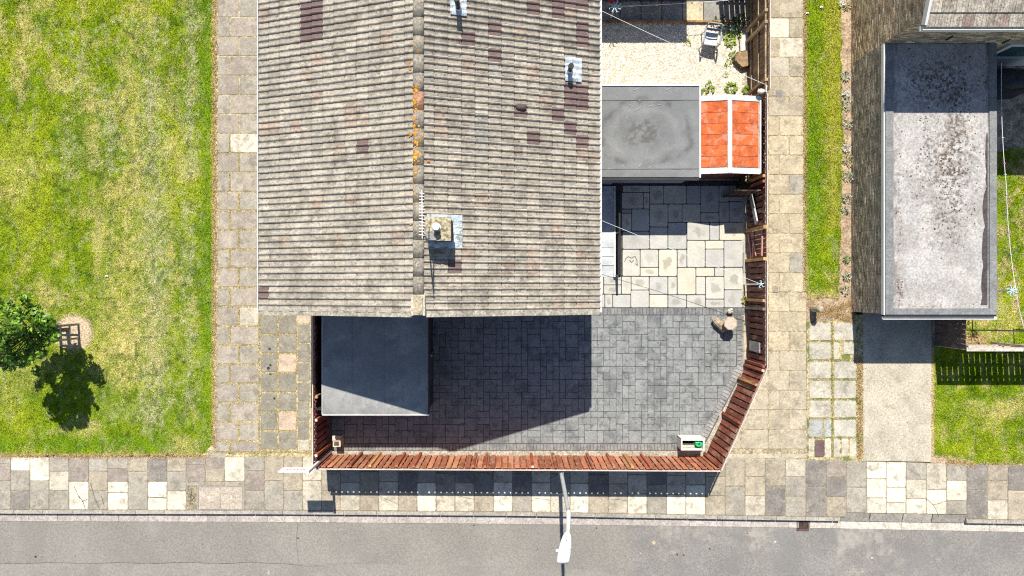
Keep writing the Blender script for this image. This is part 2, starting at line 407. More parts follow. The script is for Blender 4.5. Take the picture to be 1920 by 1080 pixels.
SP = {-16: ([870, 902], [G, B, G]), 20: ([883, 920], [Wh, G, D]), 56: ([902], [Wh, G]), 92: ([884, 920], [G, Lt, G]), 129: ([903], [B, Wh]),
      166: ([884, 920], [G, T, G]), 202: ([879, 903, 924], [G, B, Wh, Wh]), 240: ([884], [T, G]), 277: ([903, 933], [D, Wh, Wh]), 313: ([884, 921], [T, G, Wh]),
      349: ([872, 903, 921], [B, B, G, Lt]), 385: ([880, 903], [B, T]), 421: ([903], [Wh, G]), 459: ([883, 920], [G, B, G]), 495.7: ([902], [T, G]), 531.7: ([884, 920], [T, T, G]),
      567: ([902], [Lt, Lt]), 603: ([884, 921], [T, T, T]), 638: ([904], [G, Lt]), 675: ([884, 921], [D, T, T]), 710: ([903], [Lt, Lt]), 746.7: ([886, 921], [D, D, T]),
      782: ([905], [G, Wh]), 817.7: ([887, 922], [D, G, Lt]), 853: ([905], [D, Lt]), 889: ([886, 922], [G, D, T]), 925: ([904], [Lt, Wh]), 961: ([887, 923], [D, D, G]),
      996.7: ([905], [Lt, Wh]), 1032.7: ([888, 924], [G, G, Lt]), 1069: ([906], [Lt, Wh]), 1104: ([889, 925], [D, D, T]), 1141: ([907], [Lt, Lt]), 1177: ([890, 926], [Lt, Lt, Wh]),
      1213: ([908], [D, G]), 1250: ([891, 927], [Lt, Lt, Wh]), 1286: ([909], [Lt, Wh]), 1322.7: ([894, 930], [T, T, T]), 1360: ([912], [T, G]), 1397: ([894, 930], [T, T, Lt]),
      1435: ([912], [T, D]), 1473: ([894, 931], [Lt, G, G]), 1511: ([913], [D, D]), 1549: ([895, 932], [B, D, T]), 1586.7: ([914], [G, G]), 1625: ([898, 934], [Wh, Wh, Wh]),
      1662: ([914, 943], [Wh, Wh, Wh]), 1699: ([899, 935], [G, Lt, Wh]), 1737: ([918], [Lt, Wh]), 1775: ([901, 939], [G, Wh, G]), 1813: ([919], [D, D]), 1851.7: ([901, 938], [T, T, Lt]),
      1890: ([920], [D, T])}
for i in range(len(COLS) - 1):
    a, b = COLS[i], COLS[i + 1]; mid = (a + b) / 2
    t = lerp(mid, PTOP); bt = lerp(mid, KERB) - (7 if not 1575 < mid < 1812 else 15)
    if 1575 < mid < 1812: bt = lerp(mid, KERB) - 15.5
    ys, cs = SP.get(a, (([t + 28, t + 64], [G, T, G]) if i % 2 else ([t + 47], [T, G])))
    if 370 <= a <= 385: t = 857
    yy = [t] + ys + [bt]
    for k in range(len(yy) - 1):
        if 363 < mid < 458 and yy[k + 1] > 910 and mid < 440:      # service cover sits here
            if yy[k] > 908: continue
            yy[k + 1] = 911
        slab('paving_slab', pav, a, yy[k], b, yy[k + 1], jit(cs[min(k, len(cs) - 1)], .09), m_slab, gap=1.0)
# cracks running through some of the slabs
m_crack = mat('crack', (.07, .06, .05), var=0, fine=0, bump=0)
def crack(pts, w=.014, parent=None, z=.0075):
    mb = MB(); pts2 = []
    for (xa, ya), (xb, yb) in zip(pts[:-1], pts[1:]):
        for k in range(4): pts2.append((xa + (xb - xa) * k / 4 + random.uniform(-.5, .5), ya + (yb - ya) * k / 4 + random.uniform(-.5, .5)))
    pts2.append(pts[-1]); strip(mb, pts2, w, z); mb.build('crack', m_crack, parent or pav)
crack([(139, 912), (147, 930), (155, 940), (160, 956)]); crack([(147, 930), (152, 935)], .02); crack([(154, 941), (166, 935)])
crack([(278, 931), (295, 933), (312, 934)], .01); crack([(1737, 936), (1750, 946), (1760, 968)]); crack([(1748, 947), (1774, 940)])
crack([(712, 930), (745, 945)], .008); crack([(1004, 934), (1032, 938)], .008); crack([(855, 928), (888, 936)], .008); crack([(170, 905), (178, 935), (187, 955)], .012); crack([(190, 930), (196, 950)], .01)
crack([(352, 925), (365, 932), (356, 940), (366, 948)], .012); crack([(360, 920), (357, 935), (366, 941)], .01); crack([(1145, 936), (1176, 938)], .008)

# ------------------------------------------------------------------ west path
m_in_w = m_straw
wp = sheet('path_west', [(404, -300), (612, -300), (612, 856.9), (375, 856.9), (375, 832), (399, 832)], -.208, -.013, m_straw)
MV = (.345, .3, .25); GN = (.335, .305, .25)
k = 0; y = -40.0
rows = []
while y < 845:
    y1 = y + (36.3 if y < 350 else 36.0); rows.append((y, min(y1, 848))); y = y1
for k, (a, b) in enumerate(rows):
    gp = 1.3 if a < 340 else 3.2
    base_l = 408 - max(0, a - 400) * .012
    spx = 431 if k % 2 == 0 else 448
    cl = MV if k % 2 else GN
    cs = [jit(GN if k % 2 == 0 else MV, .07), jit(MV if k % 2 == 0 else GN, .07)]
    if 235 < a < 262 : cs[1] = Wh
    if a > 560 and 575 < a < 590: cs[1] = Lt
    right = 486
    if b - a < 12: continue
    slab('paving_slab', wp, base_l, a, spx, b, cs[0], m_slab, gap=gp)
    slab('paving_slab', wp, spx, a, right, b, cs[1], m_slab, gap=gp)
ys = [556, 590, 627, 663, 699, 736, 772, 808, 844]
for k in range(8):
    for (a, b, kk) in ((487, 521, 0), (521, 557, 1), (557.5, 582 - k * .3, 2)):
        c = jit((.255, .235, .19), .06)
        if (k, kk) in ((3, 1), (6, 1)) or (k == 0 and kk == 2): c = (.52, .4, .3)
        if k == 7 and kk == 2: c = Lt
        dy = 17 if kk == 2 else 0
        slab('paving_slab', wp, a, ys[k] + dy, b, min(ys[k + 1] + dy, 846), c, m_slab, gap=2.8 if kk < 2 else 1.6)
# paving between the west path and the fence corner
for (a, b, c, d, cc) in ((390, 848, 424, 882, G), (582, 590, 611, 640, G), (582, 640, 611, 690, G), (582, 690, 611, 740, G), (582, 740, 611, 790, G), (582, 790, 611, 846, T)):
    slab('paving_slab', wp, a, b, c, d, jit(cc, .06), m_slab, gap=1.6)
# gum spots
m_gum = mat('gum_spot', (.05, .048, .045), var=.2, fine=.2, bump=0)
for (a, b, r) in ((505.5, 654, 2.4), (503, 690, 3), (507, 684.5, 2.3), (507, 701, 2.2), (514.5, 747, 2.3), (430, 850, 1.2)):
    mb = MB(); n = 9
    mb.prism([(wx(a) + r * M_PX * math.cos(t * 2 * PI / n), wy(b) + r * M_PX * math.sin(t * 2 * PI / n)) for t in range(n)], .004, .0085)
    mb.build('gum_spot', m_gum, wp)

# ------------------------------------------------------------------ east path
m_sandj = mat('sandy_joint', (.4, .335, .22), var=.25, vs=4, fine=.35, fs=35, bump=.4, stains=[((.16, .12, .07), 5., .5, .64, .5)])
ep = sheet('path_east', [(1398, -300), (1512, -300), (1512, 600), (1514, 862), (1330, 862), (1330, 830), (1398, 690)], -.208, -.013, m_sandj)
SA = (.475, .405, .285); SG = (.38, .335, .255)
y = 34 - 36.75 * 3; k = 1
while y < 845:
    a, b = y, min(y + 36.75, 851)
    if b - a > 12:
        base = SG if a < 190 else (SA if a < 640 else (.43, .375, .28))
        s = 1480 if k % 2 == 0 else 1461
        rgt = 1507 if a < 540 else 1513
        c1, c2 = jit(base, .07), jit(base, .07)
        if 30 < a < 40: c1 = Wh
        if 65 < a < 80: c2 = (.56, .5, .41); c1 = SG
        if 100 < a < 115: c1 = (.44, .4, .33); c2 = SG
        if 325 < a < 335 or 470 < a < 485: c2 = (.33, .31, .26)
        slab('paving_slab', ep, 1441, a, s, b, c1, m_slab, gap=1.3)
        slab('paving_slab', ep, s, a, rgt, b, c2, m_slab, gap=1.3)
        xl = 1404 if a < 690 else 1404 - (a - 690) * .46
        if xl < 1441:
            xm = 1441
            while xm - xl > 8:
                x0 = max(xm - 52, xl - 20)
                slab('paving_slab', ep, x0, a, xm, b, jit(base, .07), m_slab, gap=1.3); xm = x0
    y += 36.75; k += 1
for a in range(1330, 1510, 45):
    slab('paving_slab', ep, a, 851, a + 45, 859.5, jit(Lt, .06), m_slab, gap=1.4)

# ------------------------------------------------------------------ front path beside the concrete drive
fp = sheet('path_front', [(1512.5, 566), (1597, 566), (1597, 590), (1619, 590), (1619, 866), (1514.5, 863)], -.208, -.02, m_mossjoint)
yy = [603, 640, 676, 712, 749, 785, 821, 858]
for i in range(7):
    for (a, b) in ((1515.5, 1560), (1562, 1607)):
        c = jit((.46, .43, .36), .1)
        if i == 6: c = jit((.5, .45, .36), .1)
        if i == 1 and a > 1540:
            slab('paving_slab', fp, a, yy[i], a + 13, yy[i + 1], c, m_slab, gap=3.4); slab('paving_slab', fp, a + 18, yy[i], b - 2, yy[i + 1] - 10, c, m_slab, gap=3.4); continue
        if i == 5 and a < 1540:
            slab('paving_slab', fp, a, yy[i], a + 28, yy[i + 1], (.36, .37, .36), m_slab, gap=2.6); slab('paving_slab', fp, a + 28, yy[i], b, yy[i + 1], (.38, .39, .37), m_slab, gap=2.6); continue
        if i == 6:
            for q in ((0, 12), (30, 44)) if a < 1540 else ((0, 14), (15, 29), (30, 45)):
                slab('paving_slab', fp, a + q[0], yy[i], a + q[1], yy[i + 1], jit(c, .08), m_slab, gap=2.0)
            continue
        slab('paving_slab', fp, a, yy[i], b, yy[i + 1], c, m_slab, gap=3.6)
dr = sheet('concrete_drive', [(1618.6, 570), (1747, 570), (1746, 866), (1618.6, 864)], -.208, -.004, m_concrete)

# ------------------------------------------------------------------ covers set into the paving
cv = thing('service_cover', 'pinkish twin-panel concrete service cover in the front pavement', 'manhole cover', W(412, 934, 0))
m_cov = mat('cover_concrete', (.44, .38, .31), var=.12, vs=3, fine=.25, fs=40, bump=.35, stains=[((.3, .24, .18), 4, .55, .68, .4)])
m_frame = mat('cover_frame', (.3, .27, .24), var=.1, fine=.2, bump=.1, rough=.6)
mb = MB(); a, b, c, d = 370.5, 455.5, 911.5, 956.5
mb.box(wx(a), wy(c), -.01, wx(b), wy(c + 1.4), .006).box(wx(a), wy(d - 1.4), -.01, wx(b), wy(d), .006).box(wx(a), wy(c + 1.4), -.01, wx(a + 1.4), wy(d - 1.4), .006).box(wx(b - 1.4), wy(c + 1.4), -.01, wx(b), wy(d - 1.4), .006)
mb.build('frame', m_frame, cv)
for (a1, b1) in ((372.5, 412.3), (413.7, 453.5)):
    p = MB().box(wx(a1), wy(c + 2), -.012, wx(b1), wy(d - 2), .003).build('panel', m_cov, cv)
    MB().box(wx((a1 + b1) / 2 - 1), wy(929), .003, wx((a1 + b1) / 2 + 1.2), wy(936), .0065).build('lifting_key_plate', mat('key_plate', (.6, .6, .58), var=.1, fine=.1, bump=0, rough=.4), p)
mb = MB().box(wx(369), wy(910), -.0135, wx(457), wy(957), -.0115); mb.build('bed', m_frame, cv)
def small_cover(name, label, x0, y0, x1, y1, colr):
    t = thing(name, label, 'cover', W((x0 + x1) / 2, (y0 + y1) / 2, 0))
    m = mat('iron_' + name + str(int(x0)), colr, var=.15, fine=.2, bump=.3, bs=150, rough=.6)
    n = 6; r = 2.2; P = []
    for cx, cy, s in ((x1 - r, y0 + r, -90), (x1 - r, y1 - r, 0), (x0 + r, y1 - r, 90), (x0 + r, y0 + r, 180)):
        for k in range(n): P.append((cx + r * math.cos(math.radians(s + 90 * k / (n - 1))), cy + r * math.sin(math.radians(s + 90 * k / (n - 1)))))
    MB().prism(ppoly(P), -.01, .012).build('lid', m, t)
    MB().prism(ppoly([(x0 + 3, y0 + 3), (x1 - 3, y0 + 3), (x1 - 3, y1 - 3), (x0 + 3, y1 - 3)]), .012, .014).build('raised_plate', m, t)
    return t
small_cover('water_meter_cover', 'maroon brown meter lid with rounded corners in the front path', 1528, 825, 1545.5, 856, (.15, .095, .095))
small_cover('stopcock_cover', 'small square grey lid in pale surround beside the tall brown fence', 1455, 170, 1466, 182, (.2, .19, .2))
small_cover('stopcock_cover', 'small square brown lid at the edge of the sandy east path', 1448, 536, 1458.5, 548, (.3, .25, .19))
# ------------------------------------------------------------------ lawns
G1 = np.array([.2, .285, .009]); G2 = np.array([.1, .185, .006]); G3 = np.array([.3, .36, .016]); DRY = np.array([.52, .45, .17]); GREY = np.array([.38, .38, .2]); SOIL = np.array([.5, .39, .25])
def mixc(c, d, f): return c * (1 - f[:, None]) + d * f[:, None]
def gauss(x, y, cx, cy, rx, ry): return np.exp(-(((x - cx) / rx) ** 2 + ((y - cy) / ry) ** 2))
def lawn_base(x, y, seed):
    n1 = fbm(x / 70, y / 90, seed); n2 = fbm(x / 17, y / 19, seed + 5); n3 = fbm(x / 6, y / 6, seed + 9, 2)
    c = np.tile(G1, (len(x), 1))
    c = mixc(c, G2, .9 * sstep(.46, .66, n2 * .6 + n3 * .4))
    c = mixc(c, G3, .8 * sstep(.45, .65, n1))
    c = mixc(c, DRY, .55 * sstep(.54, .68, fbm(x / 26, y / 40, seed + 21) * .75 + n3 * .25))
    c = mixc(c, GREY, .4 * sstep(.58, .7, fbm(x / 7, y / 15, seed + 33, 3)))
    return c
def edge_(x, y): return np.maximum(np.exp(-((x - 386) / 11) ** 2), np.exp(-((y - 832) / 13) ** 2) * (x < 330))
def lawn_left(x, y):
    c = lawn_base(x, y, 3); n = fbm(x / 12, y / 16, 77); nn = fbm(x / 5, y / 6, 78, 2)
    k = sstep(.4, .62, n * .5 + nn * .5)
    wob = 10 * (fbm(x * 0 + .5, y / 60, 5) - .5)
    def streak(cx, w, y0, y1): return np.exp(-((x - cx - wob) / w) ** 2) * sstep(y0 - 25, y0 + 10, y) * (1 - sstep(y1 - 20, y1 + 25, y))
    for cx, w, y0, y1, d, a in ((42, 9, 5, 160, DRY, .9), (175, 15, 165, 320, DRY, .75), (252, 12, 160, 330, DRY, .7), (322, 7, 130, 560, DRY, .6), (208, 9, 215, 310, GREY, .9),
                                (284, 16, 150, 800, GREY, .95), (300, 12, 300, 760, GREY, .6), (358, 9, 10, 330, GREY, .8), (355, 8, 380, 760, GREY, .55), (235, 45, 340, 720, DRY, .75), (285, 24, 40, 120, GREY, .3)):
        c = mixc(c, d, np.minimum(1, 1.0 * a * streak(cx, w, y0, y1) * (.25 + .75 * k)))
    for cx, cy, rx, ry, d, a in ((60, 430, 60, 90, G3, .6), (230, 640, 95, 70, DRY, .6), (30, 330, 40, 70, DRY, .4), (60, 700, 40, 30, DRY, .4), (130, 300, 20, 60, GREY, .3), (118, 806, 14, 8, SOIL, .7), (85, 540, 20, 16, DRY, .7),
                                 (320, 830, 14, 16, DRY, .7), (240, 500, 26, 18, DRY, .6), (260, 290, 12, 30, DRY, .6), (250, 770, 60, 16, GREY, .4), (20, 740, 30, 40, DRY, .35)):
        c = mixc(c, d, a * gauss(x, y, cx, cy, rx, ry) * (.4 + .6 * k))
    ring = np.exp(-((np.hypot((x - 230) / 1.0, (y - 135) / 1.2) - 82) / 3.5) ** 2) * (x < 285) * (y < 190)
    c = mixc(c, GREY * 1.25, .7 * ring * k)
    zone = np.maximum.reduce([streak(285, 34, 40, 820), streak(205, 34, 160, 330), .8 * streak(358, 22, 0, 760), .6 * streak(130, 30, 60, 330)])
    st = fbm(x / 11, y / 17, 300, 3); th = 1 - np.abs(2 * st - 1)
    c = mixc(c, np.array([.46, .46, .28]), .7 * sstep(.91, .99, th) * sstep(.15, .6, zone))
    c = mixc(c, np.array([.05, .1, .01]), .5 * sstep(.62, .72, fbm(x / 8, y / 8, 310, 3)) * (1 - edge_(x, y)))
    # lusher strip along the path edge and along the pavement
    edge = np.maximum(np.exp(-((x - 386) / 11) ** 2), np.exp(-((y - 832) / 13) ** 2) * (x < 330))
    c = mixc(c, np.array([.1, .22, .008]), .75 * edge * (.5 + .5 * nn))
    d = np.minimum(405 - x, 857 - y)
    c = mixc(c, np.array([.5, .38, .19]), sstep(9, 3, d + 5 * (nn - .5)))
    r = np.hypot((x - 137) / 1.0, (y - 622) / .95)
    c = mixc(c, np.array([.52, .41, .28]), sstep(42, 30, r + 14 * (n - .5)))
    return c
def in_left(x, y):
    e = 403 - np.clip(y - 400, 0, 500) * .008 + 5 * (fbm(x * 0 + 3, y / 9, 41) - .5)
    s = 855 + 6 * (fbm(x / 9, y * 0 + 7, 42) - .5)
    s = s - 26 * np.exp(-((x - 404) / 16.) ** 2)
    return (x < e) & (y < s)
def strip_col(x, y):
    c = lawn_base(x, y, 13); nn = fbm(x / 5, y / 6, 8, 2)
    c = mixc(c, np.array([.16, .28, .010]), .6 * np.exp(-((x - 1528) / 16) ** 2))
    c = mixc(c, np.array([.4, .37, .06]), .6 * np.exp(-((x - 1562) / 14) ** 2) * (y < 430))
    d = np.minimum(x - 1507, 1592 - x)
    c = mixc(c, np.array([.46, .34, .16]), sstep(7, 2, d + 5 * (nn - .5)))
    c = mixc(c, np.array([.48, .37, .2]), sstep(538, 566, y + 16 * (nn - .5)))
    return c
def in_strip(x, y):
    l = 1508 + 5 * (fbm(x * 0, y / 8, 51) - .5) + sstep(500, 570, y) * 6
    r = 1578 + 8 * (fbm(x * 0 + 2, y / 20, 52) - .5) + sstep(250, 0, y) * -2 + np.where(y > 330, -(y - 330) * .03, 0) + 4 * np.exp(-((y - 260) / 60) ** 2)
    return (x > l) & (x < r) & (y < 560 + 14 * (fbm(x / 12, y * 0, 53) - .5))
def right_col(x, y):
    c = lawn_base(x, y, 23); nn = fbm(x / 5, y / 6, 18, 2)
    c = mixc(c, G2, .4 * sstep(.4, .6, fbm(x / 20, y / 20, 90)))
    for cx, cy, rx, ry in ((1825, 756, 18, 7), (1870, 775, 40, 10), (1905, 760, 14, 8)): c = mixc(c, DRY, .7 * gauss(x, y, cx, cy, rx, ry))
    d = np.minimum(x - 1746, np.interp(x, [1746, 1790, 1830, 1920, 2300], [860, 862, 874, 874, 890]) - y)
    return mixc(c, np.array([.5, .38, .2]), sstep(8, 3, d + 5 * (nn - .5)))
def in_right(x, y):
    e = np.interp(x, [1746, 1772, 1790, 1830, 1920, 2300], [856, 858, 866, 872, 873, 890]) + 4 * (fbm(x / 9, y * 0, 61) - .5)
    return (x > 1747 + 4 * (fbm(x * 0, y / 9, 62) - .5)) & (y < e) & (y > 648)
def gard_col(x, y):
    c = lawn_base(x, y, 43); nn = fbm(x / 6, y / 7, 44, 3)
    c = mixc(c, np.array([.5, .39, .22]), .85 * sstep(.52, .68, fbm(x / 16, y / 18, 45) * .7 + nn * .3) * (y > 300))
    c = mixc(c, np.array([.46, .34, .19]), sstep(615, 640, y + 14 * (nn - .5)) * (x < 1850))
    return c
def in_gard(x, y): return (x > 1778) & (y > 282 + 16 * (fbm(x / 14, y * 0, 64) - .5)) & (y < 646)
def lawn(name, bbox, step, inside, colour, z, dens, blade_bbox, blen, wid=.011):
    gx = np.arange(bbox[0], bbox[2] + step, step); gy = np.arange(bbox[1], bbox[3] + step, step)
    X, Y = np.meshgrid(gx, gy); nx, ny = len(gx), len(gy)
    xx, yy = X.ravel(), Y.ravel()
    keep = inside(xx, yy)
    zz = z + .02 * (fbm(xx / 15, yy / 15, 2) - .5)
    zz = np.where(keep, zz, z - .05)
    v = np.c_[(xx - 960) * M_PX, -(yy - 540) * M_PX, zz]
    idx = np.arange(nx * ny).reshape(ny, nx)
    q = np.stack([idx[1:, :-1], idx[1:, 1:], idx[:-1, 1:], idx[:-1, :-1]], -1).reshape(-1, 4)
    q = q[keep[q].sum(1) >= 2]
    me = np_mesh(name, v, q, m_lawn, vcol=colour(xx, yy))
    o = tag(link(name, me), kind='structure')
    # blades
    bx0, by0, bx1, by1 = blade_bbox
    n = int((bx1 - bx0) * (by1 - by0) * M_PX ** 2 * dens)
    px = RNG.uniform(bx0, bx1, n); py = RNG.uniform(by0, by1, n)
    k = inside(px - 0 * px, py); px, py = px[k], py[k]
    cc = colour(px, py)
    bare = sstep(.45, .52, cc[:, 0]) * (cc[:, 2] > .15)
    k = RNG.random(len(px)) > bare * .93
    px, py, cc = px[k], py[k], cc[k]
    n = len(px); a = RNG.uniform(0, 2 * PI, n); L = blen * RNG.uniform(.55, 1.35, n) * (.75 + .5 * fbm(px / 14, py / 14, 6)); tilt = RNG.uniform(.35, 1.2, n)
    dx, dy = np.cos(a), np.sin(a)
    X0 = (px - 960) * M_PX; Y0 = -(py - 540) * M_PX
    w = wid * RNG.uniform(.7, 1.3, n)
    b0 = np.c_[X0 - dy * w, Y0 + dx * w, np.full(n, z - .012)]; b1 = np.c_[X0 + dy * w, Y0 - dx * w, np.full(n, z - .012)]
    tp = np.c_[X0 + dx * L * np.sin(tilt), Y0 + dy * L * np.sin(tilt), z + L * np.cos(tilt)]
    V = np.empty((n * 3, 3)); V[0::3] = b0; V[1::3] = b1; V[2::3] = tp
    fc = cc * (RNG.uniform(.45, 1.75, n) * (.7 + .6 * vnoise(px / 2.6, py / 2.6, 99)))[:, None]
    yel = RNG.random(n) < .12; fc[yel] = fc[yel] * .4 + np.array([.42, .36, .14]) * .6
    me = np_mesh(name + '_grass', V, np.arange(n * 3).reshape(-1, 3), m_blade, fcol=fc)
    return o, me
def grass(name, me, label): return tag(link(name, me), label, 'grass', kind='stuff')
o, me = lawn('lawn_west', (-330, -330, 412, 862), 4.5, in_left, lawn_left, .0, 2100, (-60, -60, 408, 860), .05)
grass('grass', me, 'patchy sunlit mown grass of the big lawn west of the slab path')
o, me = lawn('grass_verge', (1500, -330, 1600, 580), 4., in_strip, strip_col, .0, 2600, (1500, -60, 1600, 580), .055)
grass('grass', me, 'narrow bright green grass verge between east path and brick wall')
o, me = lawn('lawn_front', (1740, 644, 2300, 894), 4.5, in_right, right_col, -.004, 2300, (1740, 646, 1980, 880), .055)
grass('grass', me, 'mown front grass right of the concrete drive beyond the timber fence')
o, me = lawn('garden_lawn', (1776, 270, 2300, 650), 4.5, in_gard, gard_col, -.004, 2300, (1778, 280, 1980, 648), .055)
grass('grass', me, 'worn patchy grass of the walled garden behind the brick garage')
sheet('soil_patch', [(1744, 846), (1830, 862), (1830, 874), (1746, 871)], -.208, -.02, m_soil)
sheet('soil_bed', [(1570, -330), (1600, -330), (1600, 602), (1512, 602), (1512, 540), (1560, 540)], -.208, -.016, m_soil)
sheet('garden_ground', [(1780, 100), (2300, 100), (2300, 655), (1747, 655), (1747, 575), (1780, 575)], -.208, -.03, m_darksoil)
# dry grass standing in the path joints
def joint_tufts(name, pts, n, spread, blen, cols, label, z=-.01):
    P = np.array(pts, float); seg = RNG.integers(0, len(P), n); t = RNG.random(n)
    px = P[seg, 0] + (P[seg, 2] - P[seg, 0]) * t + RNG.normal(0, spread, n); py = P[seg, 1] + (P[seg, 3] - P[seg, 1]) * t + RNG.normal(0, spread, n)
    a = RNG.uniform(0, 2 * PI, n); L = blen * RNG.uniform(.5, 1.3, n); ti = RNG.uniform(.5, 1.4, n); dx, dy = np.cos(a), np.sin(a); w = .008
    X0 = (px - 960) * M_PX; Y0 = -(py - 540) * M_PX
    V = np.empty((n * 3, 3)); V[0::3] = np.c_[X0 - dy * w, Y0 + dx * w, np.full(n, z)]; V[1::3] = np.c_[X0 + dy * w, Y0 - dx * w, np.full(n, z)]
    V[2::3] = np.c_[X0 + dx * L * np.sin(ti), Y0 + dy * L * np.sin(ti), z + .012 + L * np.cos(ti)]
    cc = np.array(cols)[RNG.integers(0, len(cols), n)] * RNG.uniform(.7, 1.3, n)[:, None]
    return tag(link(name, np_mesh(name, V, np.arange(n * 3).reshape(-1, 3), m_blade, fcol=cc)), label, 'grass', kind='stuff')
seg = []
for k, (a, b) in enumerate(rows):
    if a > 250: seg += [(406, b, 486, b), (431 if k % 2 == 0 else 448, a, 431 if k % 2 == 0 else 448, b)]
seg += [(486, 590, 486, 848)] * 5 + [(521, 590, 521, 846)] * 3 + [(557, 600, 557, 846)] * 2 + [(487, y, 557, y) for y in (590, 627, 663, 699, 736, 772, 808, 846)] + [(400, 848, 590, 848)] * 5
joint_tufts('joint_grass', seg, 9000, .9, .035, [(.62, .5, .25), (.5, .38, .16), (.66, .56, .32), (.3, .28, .1)], 'dry yellow grass growing in the joints of the west slab path')
seg = [(1560.5, 605, 1560.5, 858)] * 4 + [(1515, y, 1607, y) for y in (640, 676, 712, 749, 785, 821)] + [(1607.5, 610, 1607.5, 860)]
joint_tufts('joint_moss', seg, 3000, 1.2, .035, [(.16, .22, .02), (.36, .32, .1), (.26, .27, .04), (.5, .4, .2), (.46, .38, .2)], 'green moss and weeds in the joints of the front path')
seg = [(1612, 670, 1613, 862)] * 4 + [(1520, 575, 1595, 600)] * 5 + [(1530, 590, 1596, 570)] * 3 + [(1597, 560, 1599, 605)] + [(1775, 866, 1830, 874)] + [(0, 856, 400, 856)] * 5 + [(404, 0, 402, 840)] * 9 + [(1508, 0, 1509, 560)] * 4
joint_tufts('dry_grass', seg, 18000, 3.0, .055, [(.56, .4, .2), (.42, .28, .14), (.62, .48, .27), (.26, .17, .08)], 'dead straw coloured grass fringing the lawns and bare soil')
# ------------------------------------------------------------------ brickwork helper
m_brick = mat('stock_brick', src='attr', var=.15, vs=3, fine=.25, fs=40, bump=.4, stains=[((.06, .055, .05), 2.5, .55, .72, .45)])
m_mortar = mat('mortar', (.27, .25, .22), var=.2, fine=.2, fs=40, bump=.3)
def bricks(o, u, n, length, z0, z1, pal, bl=.225, bh=.075, gap=.011, proud=.01, skip=None, top=None):
    """courses of separate bricks, each a little box, on the plane through o along u facing n"""
    o = Vector(o); u = Vector(u); n = Vector(n); mb = MB(); r = random.Random(5)
    k = 0; z = z0
    while z + bh <= z1 + .001:
        s = -(bl / 2 if k % 2 else 0)
        while s < length:
            a, b = max(s, 0) + gap / 2, min(s + bl, length) - gap / 2
            zt = z + bh - gap
            if b - a > .03 and (skip is None or not skip((a + b) / 2, z)) and (top is None or zt < top((a + b) / 2)):
                p = proud + r.uniform(-.004, .004); c = pal[r.randrange(len(pal))]; q = r.uniform(.75, 1.25); c = tuple(x * q for x in c)
                A = o + u * a; Bq = o + u * b
                vs = [A + Vector((0, 0, z)), Bq + Vector((0, 0, z)), Bq + Vector((0, 0, zt)), A + Vector((0, 0, zt))]
                vs += [x + n * p for x in vs]
                mb.add(vs, [(4, 5, 6, 7), (0, 1, 5, 4), (1, 2, 6, 5), (2, 3, 7, 6), (3, 0, 4, 7)], c)
            s += bl
        z += bh; k += 1
    return mb
m_white = mat('white_upvc', (.72, .72, .71), var=.06, fine=.06, bump=.05, rough=.45, spec=.4)
m_glass = mat('window_glass', (.03, .045, .055), var=.1, fine=0, bump=0, rough=.08, spec=.8)
m_housewall = mat('house_brick', (.3, .22, .17), var=.2, fine=.25, fs=12, bump=.4)

# ------------------------------------------------------------------ main house
ZE, ZR = 4.70, 6.55
XL, XR, XM = wx(488, ZE), wx(1122, ZE), wx(784.5, ZR)
YS, YN = -.70, 9.45
house = thing('house', 'house with weathered grey tiled gable roof, chimney and white gutters', 'house', ((XL + XR) / 2, (YS + YN) / 2, 0))
wl = MB(); a, b = XL + .28, XR - .28
sl = (ZR - ZE) / (XM - XL)
ga = [(a, YS + .1, 0), (b, YS + .1, 0), (b, YS + .1, ZE + .0), (XM, YS + .1, ZR - .12), (a, YS + .1, ZE + .0)]
n_ = [(x, YN - .1, z) for x, y, z in ga]
wl.add(ga + n_, [(0, 1, 2, 3, 4), (9, 8, 7, 6, 5), (0, 5, 6, 1), (1, 6, 7, 2), (2, 7, 8, 3), (3, 8, 9, 4), (4, 9, 5, 0)])
wl.build('wall', m_housewall, house)
m_deck = mat('roof_underlay', (.05, .045, .04), var=.1, fine=.1, bump=0)
deck = MB()
for s, xe in ((-1, XL), (1, XR)):
    deck.add([(xe, YS + .05, ZE - .05), (XM, YS + .05, ZR - .05), (XM, YN, ZR - .05), (xe, YN, ZE - .05)], [(0, 1, 2, 3)])
roof = deck.build('roof', m_deck, house)
TST = [((.17, .145, .12), 2., .52, .68, .55), ((.47, .44, .38), 6., .56, .68, .45), ((.06, .05, .042), 13., .62, .7, .6), ((.25, .17, .12), 2.6, .62, .74, .25, 9.)]
m_tile = mat('roof_tile', src='obj', var=.16, vs=2.5, fine=.2, fs=45, bump=.3, bs=90, wstains=TST, stretch=(.45, 1, 1))
m_tile_a = mat('roof_tile_joined', src='attr', var=.16, vs=2.5, fine=.2, fs=45, bump=.3, bs=90, wstains=TST, stretch=(.45, 1, 1))
m_dtile = mat('replacement_tile', src='obj', var=.1, vs=3, fine=.15, fs=45, bump=.2, rough=.75)
m_dtile_a = m_tile_a
TW, NR, NC = .35, 29, 14
